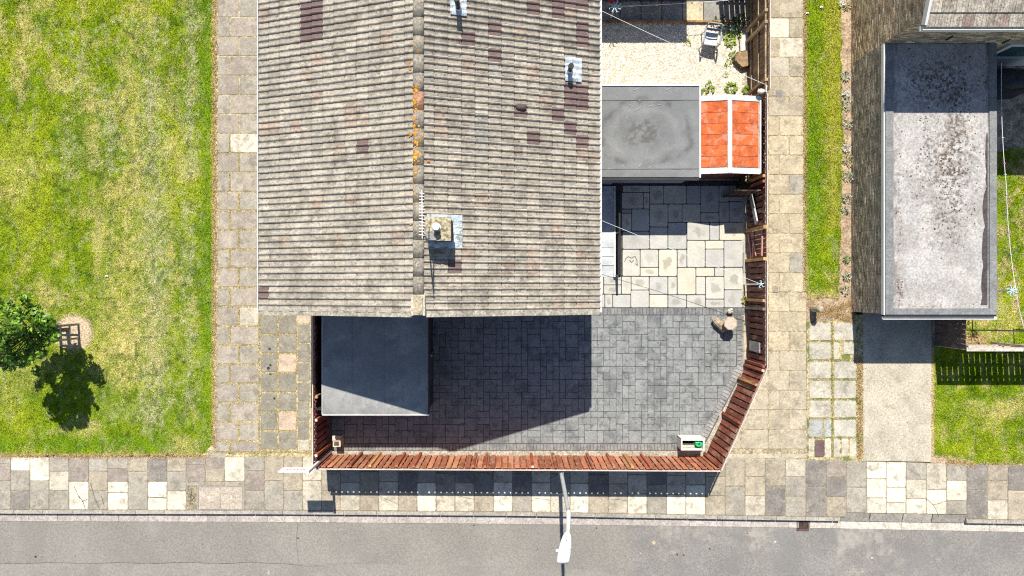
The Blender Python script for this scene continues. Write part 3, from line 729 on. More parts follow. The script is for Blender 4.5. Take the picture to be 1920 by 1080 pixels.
def tile_geom(w, l):
    """double-roll interlocking tile: x runs down the slope, y across, two rolls"""
    prof = []; mod = w / 2
    for k in range(2):
        y0 = k * mod
        prof += [(y0 + .003, .0), (y0 + mod * .50, .0)]
        for t in (.0, .2, .5, .8, 1.0):
            prof.append((y0 + mod * (.50 + .46 * t), .046 * math.sin(PI * min(max(t, .02), .98)) + .004))
    prof.append((w - .003, .002))
    vs = []; fs = []; n = len(prof)
    for x, dz in ((0, 0), (l * .5, .016), (l - .012, .031), (l, .026)):
        for y, z in prof: vs.append((x, y, z + dz))
    for i in range(3):
        for j in range(n - 1): fs.append((i * n + j, (i + 1) * n + j, (i + 1) * n + j + 1, i * n + j + 1))
    for y, z in prof: vs.append((l, y, z - .004))
    for j in range(n - 1): fs.append((3 * n + j, 4 * n + j, 4 * n + j + 1, 3 * n + j + 1))
    return vs, fs
pitchR = math.atan2(ZR - ZE, XR - XM); pitchL = math.atan2(ZR - ZE, XM - XL)
DARK = [(1090, 50), (1090, 74), (1045, 6), (1070, 6), (1092, 8), (882, 62), (930, 44), (930, 97), (1090, 164), (1090, 190), (1068, 190), (1068, 178), (1045, 208), (1068, 234), (1000, 250), (1090, 256),
        (903, 413), (853, 510), (1020, 465), (575, 12), (597, 12), (575, 36), (597, 36), (585, 58), (678, 12), (678, 284), (495, 552), (977, 200), (600, 58), (1000, 5), (1045, 30)]
GREYT = [(905, 215), (905, 240), (800, 150), (930, 130), (905, 275)]
REDD = [(880, 480), (1000, 510), (660, 215), (560, 235), (990, 130), (1010, 180), (1050, 440), (950, 500), (1090, 470), (600, 120), (520, 250), (880, 115), (1085, 300)]
tiles = []
for s in (1, -1):
    pt = pitchR if s > 0 else pitchL
    xe = XR if s > 0 else XL
    sl_len = math.hypot(xe - XM, ZR - ZE); gl = sl_len / NC
    for c in range(NC):
        for r in range(NR):
            d = c * gl
            x = XM + s * d * math.cos(pt); z = ZR - d * math.sin(pt)
            y = YS + .03 + r * TW + (TW if s < 0 else 0)
            # projected centre in the photo
            xc = x + s * gl / 2 * math.cos(pt); zc = z - gl / 2 * math.sin(pt); yc = YS + .03 + (r + .5) * TW
            px = 960 + xc * F / (H - zc); py = 540 - yc * F / (H - zc)
            base = random.choice([(.352, .315, .262), (.332, .298, .249), (.372, .332, .276), (.318, .287, .242)])
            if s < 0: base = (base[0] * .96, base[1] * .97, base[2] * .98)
            cc = jit(base, .06); dk = False
            if random.random() < .04: cc = jit((.34, .275, .22), .06)
            for ax, ay in REDD:
                if abs(px - ax) < 12 and abs(py - ay) < 13: cc = jit((.33, .262, .212), .06)
            for ax, ay in GREYT:
                if abs(px - ax) < 12 and abs(py - ay) < 13: cc = jit((.28, .265, .235), .06)
            for ax, ay in DARK:
                if abs(px - ax) < 11 and abs(py - ay) < 11.5: cc = jit((.165, .115, .108), .06); dk = True
            tiles.append(dict(loc=(x, y, z), rot=(0, pt, 0 if s > 0 else PI), c=cc, dk=dk, s=s, gl=gl, px=px, py=py))
inview = lambda t: -12 < t['py'] < 600
tiles.sort(key=lambda t: (not (inview(t) and t['dk']), -t['s'] if inview(t) else 9, math.hypot(t['px'] - 960, t['py'] - 540)))
meshes = {}
for s in (1, -1):
    gl = [t for t in tiles if t['s'] == s][0]['gl']
    v, f = tile_geom(TW, gl + .03)
    meshes[s, False] = MB().add(v, f).mesh('roof_tile', m_tile); meshes[s, True] = MB().add(v, f).mesh('roof_tile', m_dtile)
for t in tiles[:300]:
    j = random.uniform
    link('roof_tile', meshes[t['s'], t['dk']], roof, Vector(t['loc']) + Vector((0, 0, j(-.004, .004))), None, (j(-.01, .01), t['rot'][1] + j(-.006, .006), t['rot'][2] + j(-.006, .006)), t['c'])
V = []; Fc = []; C = []
for t in tiles[300:]:
    j = random.uniform
    v, f = tile_geom(TW, t['gl'] + .03)
    R = Matrix.Rotation(t['rot'][2] + j(-.006, .006), 3, 'Z') @ Matrix.Rotation(t['rot'][1] + j(-.006, .006), 3, 'Y') @ Matrix.Rotation(j(-.01, .01), 3, 'X')
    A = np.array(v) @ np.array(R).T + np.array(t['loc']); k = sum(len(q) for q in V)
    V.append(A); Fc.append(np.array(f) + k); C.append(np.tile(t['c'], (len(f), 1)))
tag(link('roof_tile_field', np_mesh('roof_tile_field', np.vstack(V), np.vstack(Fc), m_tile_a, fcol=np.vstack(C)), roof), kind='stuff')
# ridge
m_ridge = mat('ridge_tile', src='obj', var=.1, vs=4, fine=.3, fs=40, bump=.5, wstains=[((.44, .41, .35), 9, .57, .68, .5), ((.06, .055, .05), 14, .6, .68, .6)])
m_lich = mat('lichen_ridge_tile', src='obj', var=.1, vs=4, fine=.3, fs=40, bump=.5, wstains=[((.44, .41, .35), 9, .57, .68, .5), ((.6, .27, .02), 4.5, .56, .64, .9, 9.), ((.06, .055, .05), 14, .62, .7, .6)])
y = YS + .52; i = 0
while y < YN - .05:
    L = .47; mb = MB(); n = 8; vs = []; 
    for yy_ in (y + .003, y + L - .003):
        for q in range(n + 1):
            t = PI * q / n; vs.append((XM - .14 * math.cos(t), yy_, ZR + .0 + .075 * math.sin(t) + random.uniform(-.003, .003)))
    fs = [(q, q + 1, n + 2 + q, n + 1 + q) for q in range(n)] + [tuple(range(n, -1, -1)), tuple(range(n + 1, 2 * n + 2))]
    mb.add(vs, fs)
    py = 540 - (y + L / 2) * F / (H - ZR)
    o = mb.build('ridge_tile', m_lich if 60 < py < 380 else m_ridge, roof, smooth=True)
    cc = jit((.235, .212, .175), .05)
    if 165 < py < 203: cc = (.33, .17, .12)
    o.color = (*cc, 1); y += L; i += 1
m_cem = mat('verge_mortar', (.5, .46, .39), var=.2, vs=5, fine=.25, fs=35, bump=.5, stains=[((.3, .25, .18), 4, .52, .66, .5)])
lm = MB(); rl = random.Random(8)
for k in range(150):
    if k < 118: fx, fy = rl.gauss(779, 3.2), rl.choice([rl.uniform(160, 210), rl.uniform(205, 350), rl.uniform(235, 330)])
    else: ax_0, ay_0 = rl.choice([(768, 118), (767, 126), (765, 250), (768, 252), (768, 425), (803, 303), (797, 75), (777, 240)]); fx, fy = rl.gauss(ax_0, 1.6), rl.gauss(ay_0, 2.2)
    r = .01 + .03 * rl.random() ** 2; x, y = wx(fx, ZR + .05), wy(fy, ZR + .05)
    d_ = (x - XM) / .14; z = (ZR + .075 * math.sqrt(max(0, 1 - d_ * d_)) if abs(d_) < 1 else ZR - abs(x - XM) * .39 + .05) + .006
    n = 7; P = [(x + r * rl.uniform(.6, 1.2) * math.cos(2 * PI * q / n), y + r * rl.uniform(.6, 1.3) * math.sin(2 * PI * q / n)) for q in range(n)]
    cc = rl.choice([(.62, .26, .015), (.7, .34, .03), (.5, .2, .02)])
    zf = lambda xx: z - (xx - x) * (d_ * .55 if abs(d_) < 1 else (.39 if x > XM else -.39))
    lm.add([(a_, b_, zf(a_)) for a_, b_ in P] + [(x, y, z + .006)], [(q, (q + 1) % n, n) for q in range(n)], cc)
tag(lm.build('lichen', mat('orange_lichen', src='attr', var=.15, vs=8, fine=.2, bump=.3), roof), kind='stuff')
MB().box(XM - .18, YS + .0, ZR - .08, XM + .18, YS + .53, ZR + .075).build('ridge_end', m_cem, roof)
MB().box(XM - .12, YS + .02, ZR + .075, XM + .12, YS + .5, ZR + .125).build('ridge_end_cap', m_ridge, roof).color = (.42, .36, .25, 1)
for s, xe in ((-1, XL), (1, XR)):
    MB().beam((xe, YS + .035, ZE - .0), (XM + s * .19, YS + .035, ZR - .07), .16, .1).build('verge', mat('verge_cement', (.36, .335, .28), var=.2, vs=5, fine=.3, fs=35, bump=.5, stains=[((.16, .14, .1), 4, .5, .66, .5)]), roof)
for s, xe in ((-1, XL), (1, XR)):
    gt = MB(); x0, x1 = xe + s * .015, xe + s * .10
    gt.box(x0, YS + .02, ZE - .16, x1, YN, ZE - .145).box(x0, YS + .02, ZE - .145, x0 + s * .012, YN, ZE - .06).box(x1 - s * .02, YS + .02, ZE - .145, x1, YN, ZE - .04).box(x0, YS + .02, ZE - .145, x1, YS + .035, ZE - .05)
    gt.build('gutter', m_white, house)
    MB().box(xe - s * .03, YS + .05, ZE - .22, xe + s * .01, YN, ZE - .045).build('fascia', m_white, house)
for (a, b, q) in ((-1.2, 1.3, 1.2), (3.0, 1.0, 2.4), (6.2, 1.3, 1.2)):   # windows of the west front
    pass
# windows on the long walls
for xw, s in ((XL + .28, -1), (XR - .28, 1)):
    for (yc, zc, w, h) in ((1.4, 3.6, 1.5, 1.1), (4.6, 3.6, 1.5, 1.1), (7.6, 3.6, 1.2, 1.1)):
        if s > 0 and zc < 2.5: continue
        f = MB()
        f.box(xw, yc - w / 2, zc - h / 2, xw + s * .04, yc + w / 2, zc - h / 2 + .07).box(xw, yc - w / 2, zc + h / 2 - .07, xw + s * .04, yc + w / 2, zc + h / 2)
        for yy_ in (yc - w / 2, yc - .035, yc + w / 2 - .07): f.box(xw, yy_, zc - h / 2 + .07, xw + s * .039, yy_ + .07, zc + h / 2 - .07)
        wo = f.build('window', m_white, house)
        MB().box(xw, yc - w / 2 + .05, zc - h / 2 + .05, xw + s * .015, yc + w / 2 - .05, zc + h / 2 - .05).build('pane', m_glass, wo)

# chimney
m_chbrick = mat('chimney_brick', (.2, .15, .12), var=.3, vs=6, fine=.3, fs=30, bump=.5)
m_chtop = mat('chimney_capping', (.38, .33, .22), var=.25, vs=6, fine=.35, fs=30, bump=.6, stains=[((.1, .09, .05), 7, .5, .62, .7), ((.6, .53, .36), 9, .55, .65, .6)])
m_lead = mat('flashing_sheet', (.46, .54, .6), var=.14, vs=6, fine=.2, fs=30, bump=.6, bs=12, bd=.05, rough=.6, stains=[((.2, .2, .2), 7, .56, .66, .7), ((.75, .75, .75), 5, .54, .64, .7)])
CX0, CX1, CY0, CY1, CZ = wx(800, 7.1), wx(843, 7.1), wy(449, 7.1), wy(409, 7.1), 7.1
roofz = lambda x: ZR - abs(x - XM) * ((ZR - ZE) / (XR - XM))
ch = MB()
z = 5.9; k = 0
ch.box(CX0 + .02, CY0 + .02, 5.7, CX1 - .02, CY1 - .02, CZ - .06)
cho = ch.build('chimney', m_chbrick, house)
bk = bricks((CX0, CY0, 0), (1, 0, 0), (0, -1, 0), CX1 - CX0, 5.9, CZ - .05, [(.26, .17, .12), (.2, .14, .11)], proud=.012)
b2 = bricks((CX1, CY0, 0), (0, 1, 0), (1, 0, 0), CY1 - CY0, 5.9, CZ - .05, [(.26, .17, .12), (.2, .14, .11)], proud=.012)
bk.add(b2.v, b2.f); bk.c[-len(b2.f):] = b2.c
tag(bk.build('brickwork', m_brick, cho), kind='stuff')
MB().box(CX0 - .03, CY0 - .03, CZ - .06, CX1 + .03, CY1 + .03, CZ).build('capping', m_chtop, cho)
MB().box(CX0 - .02, CY0 - .02, CZ, CX0 + .24, CY0 + .2, CZ + .05).build('capping_slab', mat('grey_slate', (.3, .3, .29), var=.2, fine=.2, bump=.3), cho)
pc = Vector((wx(818, 7.3), wy(425, 7.3), 0))
MB().path([(pc.x, pc.y, CZ), (pc.x, pc.y, CZ + .04), (pc.x, pc.y, CZ + .05), (pc.x, pc.y, CZ + .27), (pc.x, pc.y, CZ + .3)], [.1, .1, .075, .075, .09], 12).build('chimney_pot', mat('pale_pot', (.7, .68, .62), var=.1, fine=.1, bump=.1), cho)
fl = MB()
for (x0, x1, y0, y1) in ((CX0 - .03, wx(866, 6.4), wy(465, 6.4), wy(447, 6.4) - .03), (CX1 + .02, wx(866, 6.4), wy(447, 6.4) - .03, wy(412, 6.4)), (CX0 - .06, wx(866, 6.4), wy(412, 6.4), wy(402, 6.4))):
    n = 6
    for i in range(n):
        xa, xb = x0 + (x1 - x0) * i / n, x0 + (x1 - x0) * (i + 1) / n
        h = .06 + .012 * (i % 2)
        fl.add([(xa, y0, roofz(xa) + .06), (xb, y0, roofz(xb) + .06), (xb, y1, roofz(xb) + .075), (xa, y1, roofz(xa) + .075)], [(0, 1, 2, 3)])
        fl.add([(xa, y0, roofz(xa)), (xb, y0, roofz(xb)), (xb, y0, roofz(xb) + .06), (xa, y0, roofz(xa) + .06)], [(0, 1, 2, 3)])
fl.build('flashing', m_lead, cho)
# aerial on the stack
m_alu = mat('aerial_metal', (.72, .72, .72), var=.05, fine=.05, bump=0, rough=.35, metallic=.2)
m_dkm = mat('dark_metal', (.03, .03, .032), var=.1, fine=.1, bump=0, rough=.5)
AZ = 8.15
ax_ = wx(791, AZ); base_ = Vector((CX0 - .03, CY0 + .08, 6.6))
ae = thing('television_aerial', 'slim white television aerial with comb of short rods beside the chimney', 'aerial', base_)
MB().tube(base_, (ax_, wy(442, AZ), AZ), .018, n=8).build('mast', m_dkm, ae)
MB().tube((ax_, wy(355, AZ), AZ), (ax_ + .01, wy(449, AZ), AZ), .013, n=6).build('boom', m_alu, ae)
for i in range(14):
    yy_ = wy(362 + i * 6.0, AZ)
    MB().tube((ax_ - .06, yy_, AZ + .02), (ax_ + .06, yy_ - .015, AZ + .02), .0035, n=5).build('rod', m_alu, ae)
mb = MB()
for k in range(4): mb.tube((ax_ - .16, wy(446, AZ) - .03, AZ - .15 + k * .1), (ax_ + .16, wy(446, AZ) - .03, AZ - .15 + k * .1), .006, n=5)
mb.tube((ax_, wy(446, AZ) - .03, AZ - .2), (ax_, wy(446, AZ) - .03, AZ + .2), .008, n=5)
mb.build('reflector', m_dkm, ae)
# soil pipes through the roof
def roof_pipe(px, py, label, hh, fx0, fx1, fy0, fy1):
    zt = 5.6
    for _ in range(4):
        x = wx(px, zt + hh); zt = roofz(x)
    y = wy(py, zt + hh)
    t = thing('vent_pipe', label, 'vent pipe', (x, y, zt))
    MB().path([(x, y, zt - .1), (x, y, zt + hh - .05), (x, y, zt + hh - .05), (x, y, zt + hh)], [.065, .065, .08, .075], 12).build('pipe', mat('black_pipe', (.012, .012, .014), var=.1, fine=.1, bump=0, rough=.5), t, smooth=False)
    MB().path([(x, y, zt + .04), (x, y, zt + .2)], [.085, .075], 12).build('collar', m_lead, t)
    f = MB(); n = 8
    x0, x1, y0, y1 = wx(fx0, zt), wx(fx1, zt), wy(fy1, zt), wy(fy0, zt)
    for i in range(n):
        a, b = y0 + (y1 - y0) * i / n, y0 + (y1 - y0) * (i + 1) / n
        ha, hb = .062 + .03 * abs(math.sin(i * PI * 1.0 / 2)), .062 + .03 * abs(math.sin((i + 1) * PI / 2))
        f.add([(x0, a, roofz(x0) + ha), (x1, a, roofz(x1) + ha), (x1, b, roofz(x1) + hb), (x0, b, roofz(x0) + hb)], [(0, 1, 2, 3)])
    f.build('flashing', m_lead, t)
roof_pipe(1071, 123, 'short black vent pipe in white flashing on the east roof slope', .55, 1059, 1091, 108, 153)
roof_pipe(856, -3, 'black vent pipe by the ridge at the top edge of the photo', .75, 845, 875, -14, 30)
vx = wx(977, 5.5); vt = thing('roof_vent', 'small dark hooded vent in the middle of the east roof slope', 'vent', (vx, wy(203, 5.5), roofz(vx)))
MB().blob((vx, wy(203, 5.5), roofz(vx) + .07), .15, .1, .09, 3, .08).build('hood', mat('vent_hood', (.12, .085, .08), var=.1, fine=.2, bump=.2), vt, smooth=True)
MB().tube((vx, wy(203, 5.5), roofz(vx) + .02), (vx, wy(203, 5.5), roofz(vx) + .06), .1, n=10).build('base', m_dtile, vt).color = (.15, .1, .1, 1)

# ------------------------------------------------------------------ flat-roofed extension at the back
m_felt = mat('roof_felt', (.175, .18, .182), var=.06, vs=.9, fine=.07, fs=60, bump=.15, bs=14, bd=.03, rough=.8,
             stains=[((.22, .225, .225), .5, .5, .7, .35), ((.13, .13, .13), 1.3, .58, .68, .3)])
m_render = mat('pale_render', (.42, .45, .5), var=.1, fine=.1, bump=.2)
EZ = 2.16
ex0, ex1 = XR - .3, wx(1311, EZ); ey1, ey0 = wy(161, EZ), wy(332, EZ)
ext = thing('house_extension', 'single storey extension with grey felt flat roof behind the house', 'extension', ((ex0 + ex1) / 2, (ey0 + ey1) / 2, 0))
MB().box(ex0, ey0 + .12, 0, ex1 - .06, ey1 - .06, EZ - .12).build('wall', m_render, ext)
gx = np.linspace(ex0, ex1, 110); gy = np.linspace(ey0, ey1, 104); Xg, Yg = np.meshgrid(gx, gy); xx, yy = Xg.ravel(), Yg.ravel()
pxg = 960 + xx * F / (H - EZ); pyg = 540 - yy * F / (H - EZ)
cr = np.tile(np.array([.172, .178, .182]), (len(xx), 1))
cr = mixc(cr, np.array([.22, .226, .23]), .6 * sstep(.42, .66, fbm(pxg / 50, pyg / 40, 171)))
cr = mixc(cr, np.array([.2, .205, .212]), .7 * (pyg < 188))
rr_ = np.hypot((pxg - 1208) / 96., (pyg - 248) / 66.) + .3 * (fbm(pxg / 30, pyg / 30, 172) - .5)
cr = mixc(cr, np.array([.1, .1, .102]), .8 * np.exp(-((rr_ - .9) / .08) ** 2) * sstep(.35, .6, fbm(pxg / 22, pyg / 22, 173)))
cr = mixc(cr, np.array([.1, .095, .09]), .8 * sstep(.55, .2, rr_) * sstep(.35, .6, fbm(pxg / 5, pyg / 5, 174, 3)))
cr = mixc(cr, np.array([.24, .24, .24]), .45 * np.exp(-((rr_ - .66) / .07) ** 2)); cr = mixc(cr, np.array([.25, .255, .26]), .5 * gauss(pxg, pyg, 1215, 312, 80, 9))
zz_ = EZ + .02 * (fbm((xx - ex0) * 2.6, (yy - ey0) * 2.6, 4) - .5)
idx = np.arange(len(xx)).reshape(104, 110); qd = np.stack([idx[:-1, :-1], idx[:-1, 1:], idx[1:, 1:], idx[1:, :-1]], -1).reshape(-1, 4)
rfo = link('roof', np_mesh('felt_roof', np.c_[xx, yy, zz_], qd, mat('roof_felt_surface', src='attr', var=.05, vs=2, fine=.07, fs=60, bump=.15, bs=14, bd=.03, rough=.8), vcol=cr), ext)
rfo.data.polygons.foreach_set('use_smooth', [True] * len(rfo.data.polygons))
MB().box(ex0, ey0 + .01, EZ - .1, ex1 - .01, ey1 - .01, EZ - .03).build('roof_board', m_deck, ext)
wr = MB(); wrm = mat('felt_crease', (.3, .31, .31), var=.1, fine=.1, bump=0)
for (x0, y0, x1, y1) in ((1190, 209, 1197, 203), (1180, 200, 1183, 195), (1178, 213, 1181, 205), (1194, 207, 1203, 199), (1212, 201, 1229, 196), (1232, 197, 1241, 197), (1173, 224, 1177, 216), (1196, 187, 1202, 190), (1163, 316, 1171, 307), (1195, 315, 1204, 305), (1215, 316, 1222, 311), (1248, 170, 1256, 165), (1136, 317, 1150, 316), (1186, 170, 1197, 166)):
    q = Vector((wx(x0, EZ), wy(y0, EZ), EZ - .004)); p = Vector((wx(x1, EZ), wy(y1, EZ), EZ - .004))
    wr.path([q, q.lerp(p, .3) + Vector((0, 0, .003)), q.lerp(p, .7) + Vector((0, 0, .003)), p], [.004, .02, .016, .004], 6)
wr.build('felt_wrinkle', wrm, rfo, smooth=True)
for dy in (188, 317): MB().beam((ex0, wy(dy, EZ), EZ - .0), (ex1 - .02, wy(dy - 1, EZ), EZ - .0), .025, .03).build('felt_lap', m_felt, rfo)
MB().box(ex0, ey1 - .005, EZ - .16, ex1 + .045, ey1 + .045, EZ + .035).build('fascia', m_white, ext)
MB().box(ex1, ey0 - .02, EZ - .16, ex1 + .045, ey1 - .006, EZ + .035).build('fascia', m_white, ext)
MB().box(ex0, ey0 - .10, EZ - .12, ex1, ey0 - .005, EZ - .02).build('gutter', m_dkm, ext)
MB().box(ex0 + .5, ey0 + .06, .02, ex0 + 1.3, ey0 + .119, 1.95).build('door', mat('grey_door', (.3, .32, .35), var=.05, fine=.05, bump=.1), ext)
wo = MB().box(ex0 + 1.9, ey0 + .07, .95, ex0 + 3.2, ey0 + .118, 1.9).build('window', m_white, ext)
MB().box(ex0 + 1.97, ey0 + .06, 1.02, ex0 + 3.13, ey0 + .069, 1.83).build('pane', m_glass, wo)

# ------------------------------------------------------------------ garden shed with red roof
m_red = mat('red_roof_board', (.5, .075, .018), src='obj', var=.16, vs=2.5, fine=.14, fs=40, bump=.3, rough=.8, spec=.1, stains=[((.6, .3, .2), 3, .5, .66, .6), ((.28, .07, .035), 4, .53, .66, .6)])
m_shed = mat('shed_board', (.17, .07, .05), var=.25, vs=4, fine=.2, bump=.3)
SZR, SZE = 2.02, 1.80
sx0, sxm, sx1 = wx(1305, SZE), wx(1368, SZR), wx(1425, SZE); sy1, sy0 = wy(181, 1.85), wy(326, 1.85)
sh = thing('garden_shed', 'small shed with orange red boarded roof and white edging', 'shed', ((sx0 + sx1) / 2, (sy0 + sy1) / 2, 0))
sw = MB(); a, b, c, d = sx0 + .1, sx1 - .1, sy0 + .12, sy1 - .12
sw.add([(a, c, 0), (b, c, 0), (b, c, SZE - .06), (sxm, c, SZR - .06), (a, c, SZE - .06), (a, d, 0), (b, d, 0), (b, d, SZE - .06), (sxm, d, SZR - .06), (a, d, SZE - .06)],
       [(0, 1, 2, 3, 4), (9, 8, 7, 6, 5), (0, 5, 6, 1), (1, 6, 7, 2), (2, 7, 8, 3), (3, 8, 9, 4), (4, 9, 5, 0)])
sw.build('wall', m_shed, sh)
for i in range(9):
    xa = a + (b - a) * i / 9
    MB().box(xa + .008, c - .02, .03, xa + (b - a) / 9 - .008, c - .002, SZE - .1).build('wall_board', m_shed, sh)
srf = MB()
for xe in (sx0, sx1): srf.add([(xe, sy0, SZE - .02), (sxm, sy0, SZR - .02), (sxm, sy1, SZR - .02), (xe, sy1, SZE - .02)], [(0, 1, 2, 3)])
m_trim = mat('aged_white_trim', (.66, .65, .62), var=.12, vs=4, fine=.15, bump=.1, stains=[((.4, .37, .32), 5, .55, .68, .5)])
srf = srf.build('roof', m_trim, sh)
ya, yb = sy0 + .2, sy1 - .18
for s, xe in ((-1, sx0), (1, sx1)):
    for i in range(6):
        y0, y1 = ya + (yb - ya) * i / 6, ya + (yb - ya) * (i + 1) / 6
        x0, x1 = sxm + s * .075, xe - s * (.05 if s > 0 else .0)
        z = lambda x: SZR - (SZR - SZE) * abs(x - sxm) / abs(xe - sxm)
        m_ = MB()
        m_.add([(x0, y0 + .006, z(x0) + .012), (x1, y0 + .006, z(x1) + .012), (x1, y1 - .01, z(x1) + .028), (x0, y1 - .01, z(x0) + .028), (x0, y0 + .006, z(x0) - .01), (x1, y0 + .006, z(x1) - .01), (x1, y1 - .01, z(x1) - .01), (x0, y1 - .01, z(x0) - .01)],
                [(0, 1, 2, 3), (0, 4, 5, 1), (1, 5, 6, 2), (2, 6, 7, 3), (3, 7, 4, 0)])
        m_.build('roof_board', m_red, srf).color = (*jit((.54, .125, .042), .07), 1)
    MB().beam((xe, sy0 + .02, SZE + .0), (xe, sy1 - .02, SZE + .0), .05, .09).build('edging', m_trim, srf)
    for yy_ in (sy0 + .08, sy1 - .07):
        MB().beam((xe, yy_, SZE + .012), (sxm, yy_, SZR + .012), .17, .03).build('edging', m_trim, srf)
MB().box(sxm - .07, sy0 + .01, SZR - .01, sxm + .07, sy1 - .01, SZR + .035).build('ridge_strip', m_trim, srf)

# ------------------------------------------------------------------ own garage / store below the gable
m_felt2 = mat('new_felt', (.27, .27, .27), var=.12, vs=1.3, fine=.1, fs=50, bump=.15, rough=.8, stains=[((.4, .4, .39), 1.2, .52, .66, .6, 5.), ((.18, .18, .185), 1.6, .52, .68, .5)])
m_char = mat('charcoal_cladding', (.035, .034, .034), var=.2, fine=.2, bump=.2)
GZ = 1.95
gx0, gx1, gy0, gy1 = wx(605, GZ), wx(803, GZ), wy(777, GZ), YS + .06
gar = thing('store_building', 'low dark store with felt flat roof below the house gable', 'outbuilding', ((gx0 + gx1) / 2, (gy0 + gy1) / 2, 0))
MB().box(gx0 + .06, gy0 + .06, 0, gx1 - .06, gy1, GZ - .1).build('wall', m_char, gar)
MB().box(gx0, gy0, GZ - .1, gx1, gy1, GZ).build('roof', m_felt2, gar)
MB().box(gx1 + .002, gy0, GZ - .14, gx1 + .03, gy1, GZ + .012).build('fascia', m_dkm, gar)
MB().box(gx0 - .01, gy0 - .03, GZ - .14, gx1 + .03, gy0 - .003, GZ + .015).build('fascia', m_white, gar)
MB().box(gx0 - .03, gy0, GZ - .14, gx0 - .003, gy1, GZ + .012).build('fascia', mat('light_trim', (.5, .5, .5), var=.1, fine=.1, bump=.1), gar)
db = MB(); rl = random.Random(12)
for k in range(60):
    x_, y_ = rl.uniform(gx0 + .1, gx1 - .1), (gy1 - .1 - rl.random() ** 3 * .9 if k < 44 else rl.uniform(gy0 + .1, gy1 - .1)); r = rl.uniform(.006, .018)
    db.add([(x_ - r, y_, GZ), (x_, y_ - r, GZ), (x_ + r, y_, GZ), (x_, y_ + r * .8, GZ), (x_, y_, GZ + r)], [(0, 1, 4), (1, 2, 4), (2, 3, 4), (3, 0, 4)])
tag(db.build('mortar_crumb', m_cem, gar), kind='stuff')
for xx in (660, 720): MB().beam((wx(xx, GZ), gy0 + .02, GZ), (wx(xx, GZ), gy1, GZ), .02, .012).build('felt_lap', m_felt2, gar)
MB().box(wx(616.5), gy0 + .1, 0, gx0 + .05, gy0 + .14, 1.72).build('added_shade_screen', m_char, gar)  # added panel across the gap, put here to shade the ground beyond
do = MB().box(gx1 - .062, gy1 - 2.4, .02, gx1 - .03, gy1 - 1.5, 1.8).build('door', mat('dark_door', (.06, .055, .052), var=.1, fine=.1, bump=.1), gar)
MB().box(gx1 - .03, gy1 - 1.62, .9, gx1 + .02, gy1 - 1.58, 1.04).build('handle', m_alu, do)
MB().box(wx(816.5), wy(640), .012, wx(821), wy(606), .05).build('door_step', mat('grey_step', (.16, .17, .18), var=.1, fine=.2, bump=.2), gar)
# ------------------------------------------------------------------ neighbour house and garage on the right
NX = wx(1597); NYS = wy(121)
PAL_H = [(.58, .42, .26), (.66, .5, .34), (.47, .34, .22), (.38, .3, .22), (.74, .6, .42), (.52, .42, .3)]
PAL_G = [(.4, .35, .28), (.34, .3, .25), (.46, .39, .3), (.29, .255, .21)]
nh = thing('brick_house', 'buff brick house with tiled roof corner at the upper right', 'house', (NX + 5, NYS + 4, 0))
NZ = 4.62; NYN = NYS + 8.6; NRY = (NYS + NYN) / 2; NRZ = NZ + 1.75
mb = MB(); x1 = NX + 10.5
P = [(NYS, 0), (NYN, 0), (NYN, NZ), (NRY, NRZ), (NYS, NZ)]
mb.add([(NX, y, z) for y, z in P] + [(x1, y, z) for y, z in P], [(4, 3, 2, 1, 0), (5, 6, 7, 8, 9), (0, 1, 6, 5), (1, 2, 7, 6), (2, 3, 8, 7), (3, 4, 9, 8), (4, 0, 5, 9)])
mb.build('wall', m_mortar, nh)
slope = (NRZ - NZ) / (NRY - NYS)
bw = bricks((NX, NYS, 0), (0, 1, 0), (-1, 0, 0), 5.2, .0, NRZ, PAL_H, top=lambda s: NZ + s * slope - .02)
bs_ = bricks((NX, NYS, 0), (1, 0, 0), (0, -1, 0), 8.0, 0, NZ - .1, PAL_H, skip=lambda s, z: (s < 3.36 and z < 2.1) or (3.9 < s < 8.2 and .25 < z < 2.2) or (2.35 < s < 4.0 and z > 3.7))
tag(bw.build('brickwork', m_brick, nh), kind='stuff'); tag(bs_.build('brickwork', m_brick, nh), kind='stuff')
OV = .27; m_tile2 = mat('concrete_tile', src='obj', var=.2, vs=3, fine=.28, fs=40, bump=.35, stains=[((.14, .12, .1), 4, .55, .68, .5), ((.05, .045, .04), 20, .62, .69, .7)])
npitch = math.atan2(NRZ - NZ, NRY - NYS)
nr = MB()
for sgn, ye in ((1, NYS - OV), (-1, NYN + OV)):
    ze = NZ + .05 - OV * slope
    nr.add([(NX - .08, ye, ze), (x1 + .08, ye, ze), (x1 + .08, NRY, NRZ + .05), (NX - .08, NRY, NRZ + .05)], [(0, 1, 2, 3)])
nro = nr.build('roof', mat('far_tile', (.33, .3, .26), var=.2, vs=3, fine=.3, fs=20, bump=.5), nh)
def tile2(w, l):
    prof = [(0.003, 0), (w * .18, 0), (w * .22, .022), (w * .34, .022), (w * .38, 0), (w * .66, 0), (w * .70, .022), (w * .82, .022), (w * .86, 0), (w - .003, 0)]
    vs = []; fs = []; n = len(prof)
    for x, dz in ((0, 0), (l, .034)):
        for y, z in prof: vs.append((x, y, z + dz))
    for y, z in prof: vs.append((l, y, -.0))
    for i in range(2):
        for j in range(n - 1): fs.append((i * n + j, (i + 1) * n + j, (i + 1) * n + j + 1, i * n + j + 1))
    return MB().add(vs, fs).mesh('roof_tile', m_tile2)
tm = tile2(.33, .43)
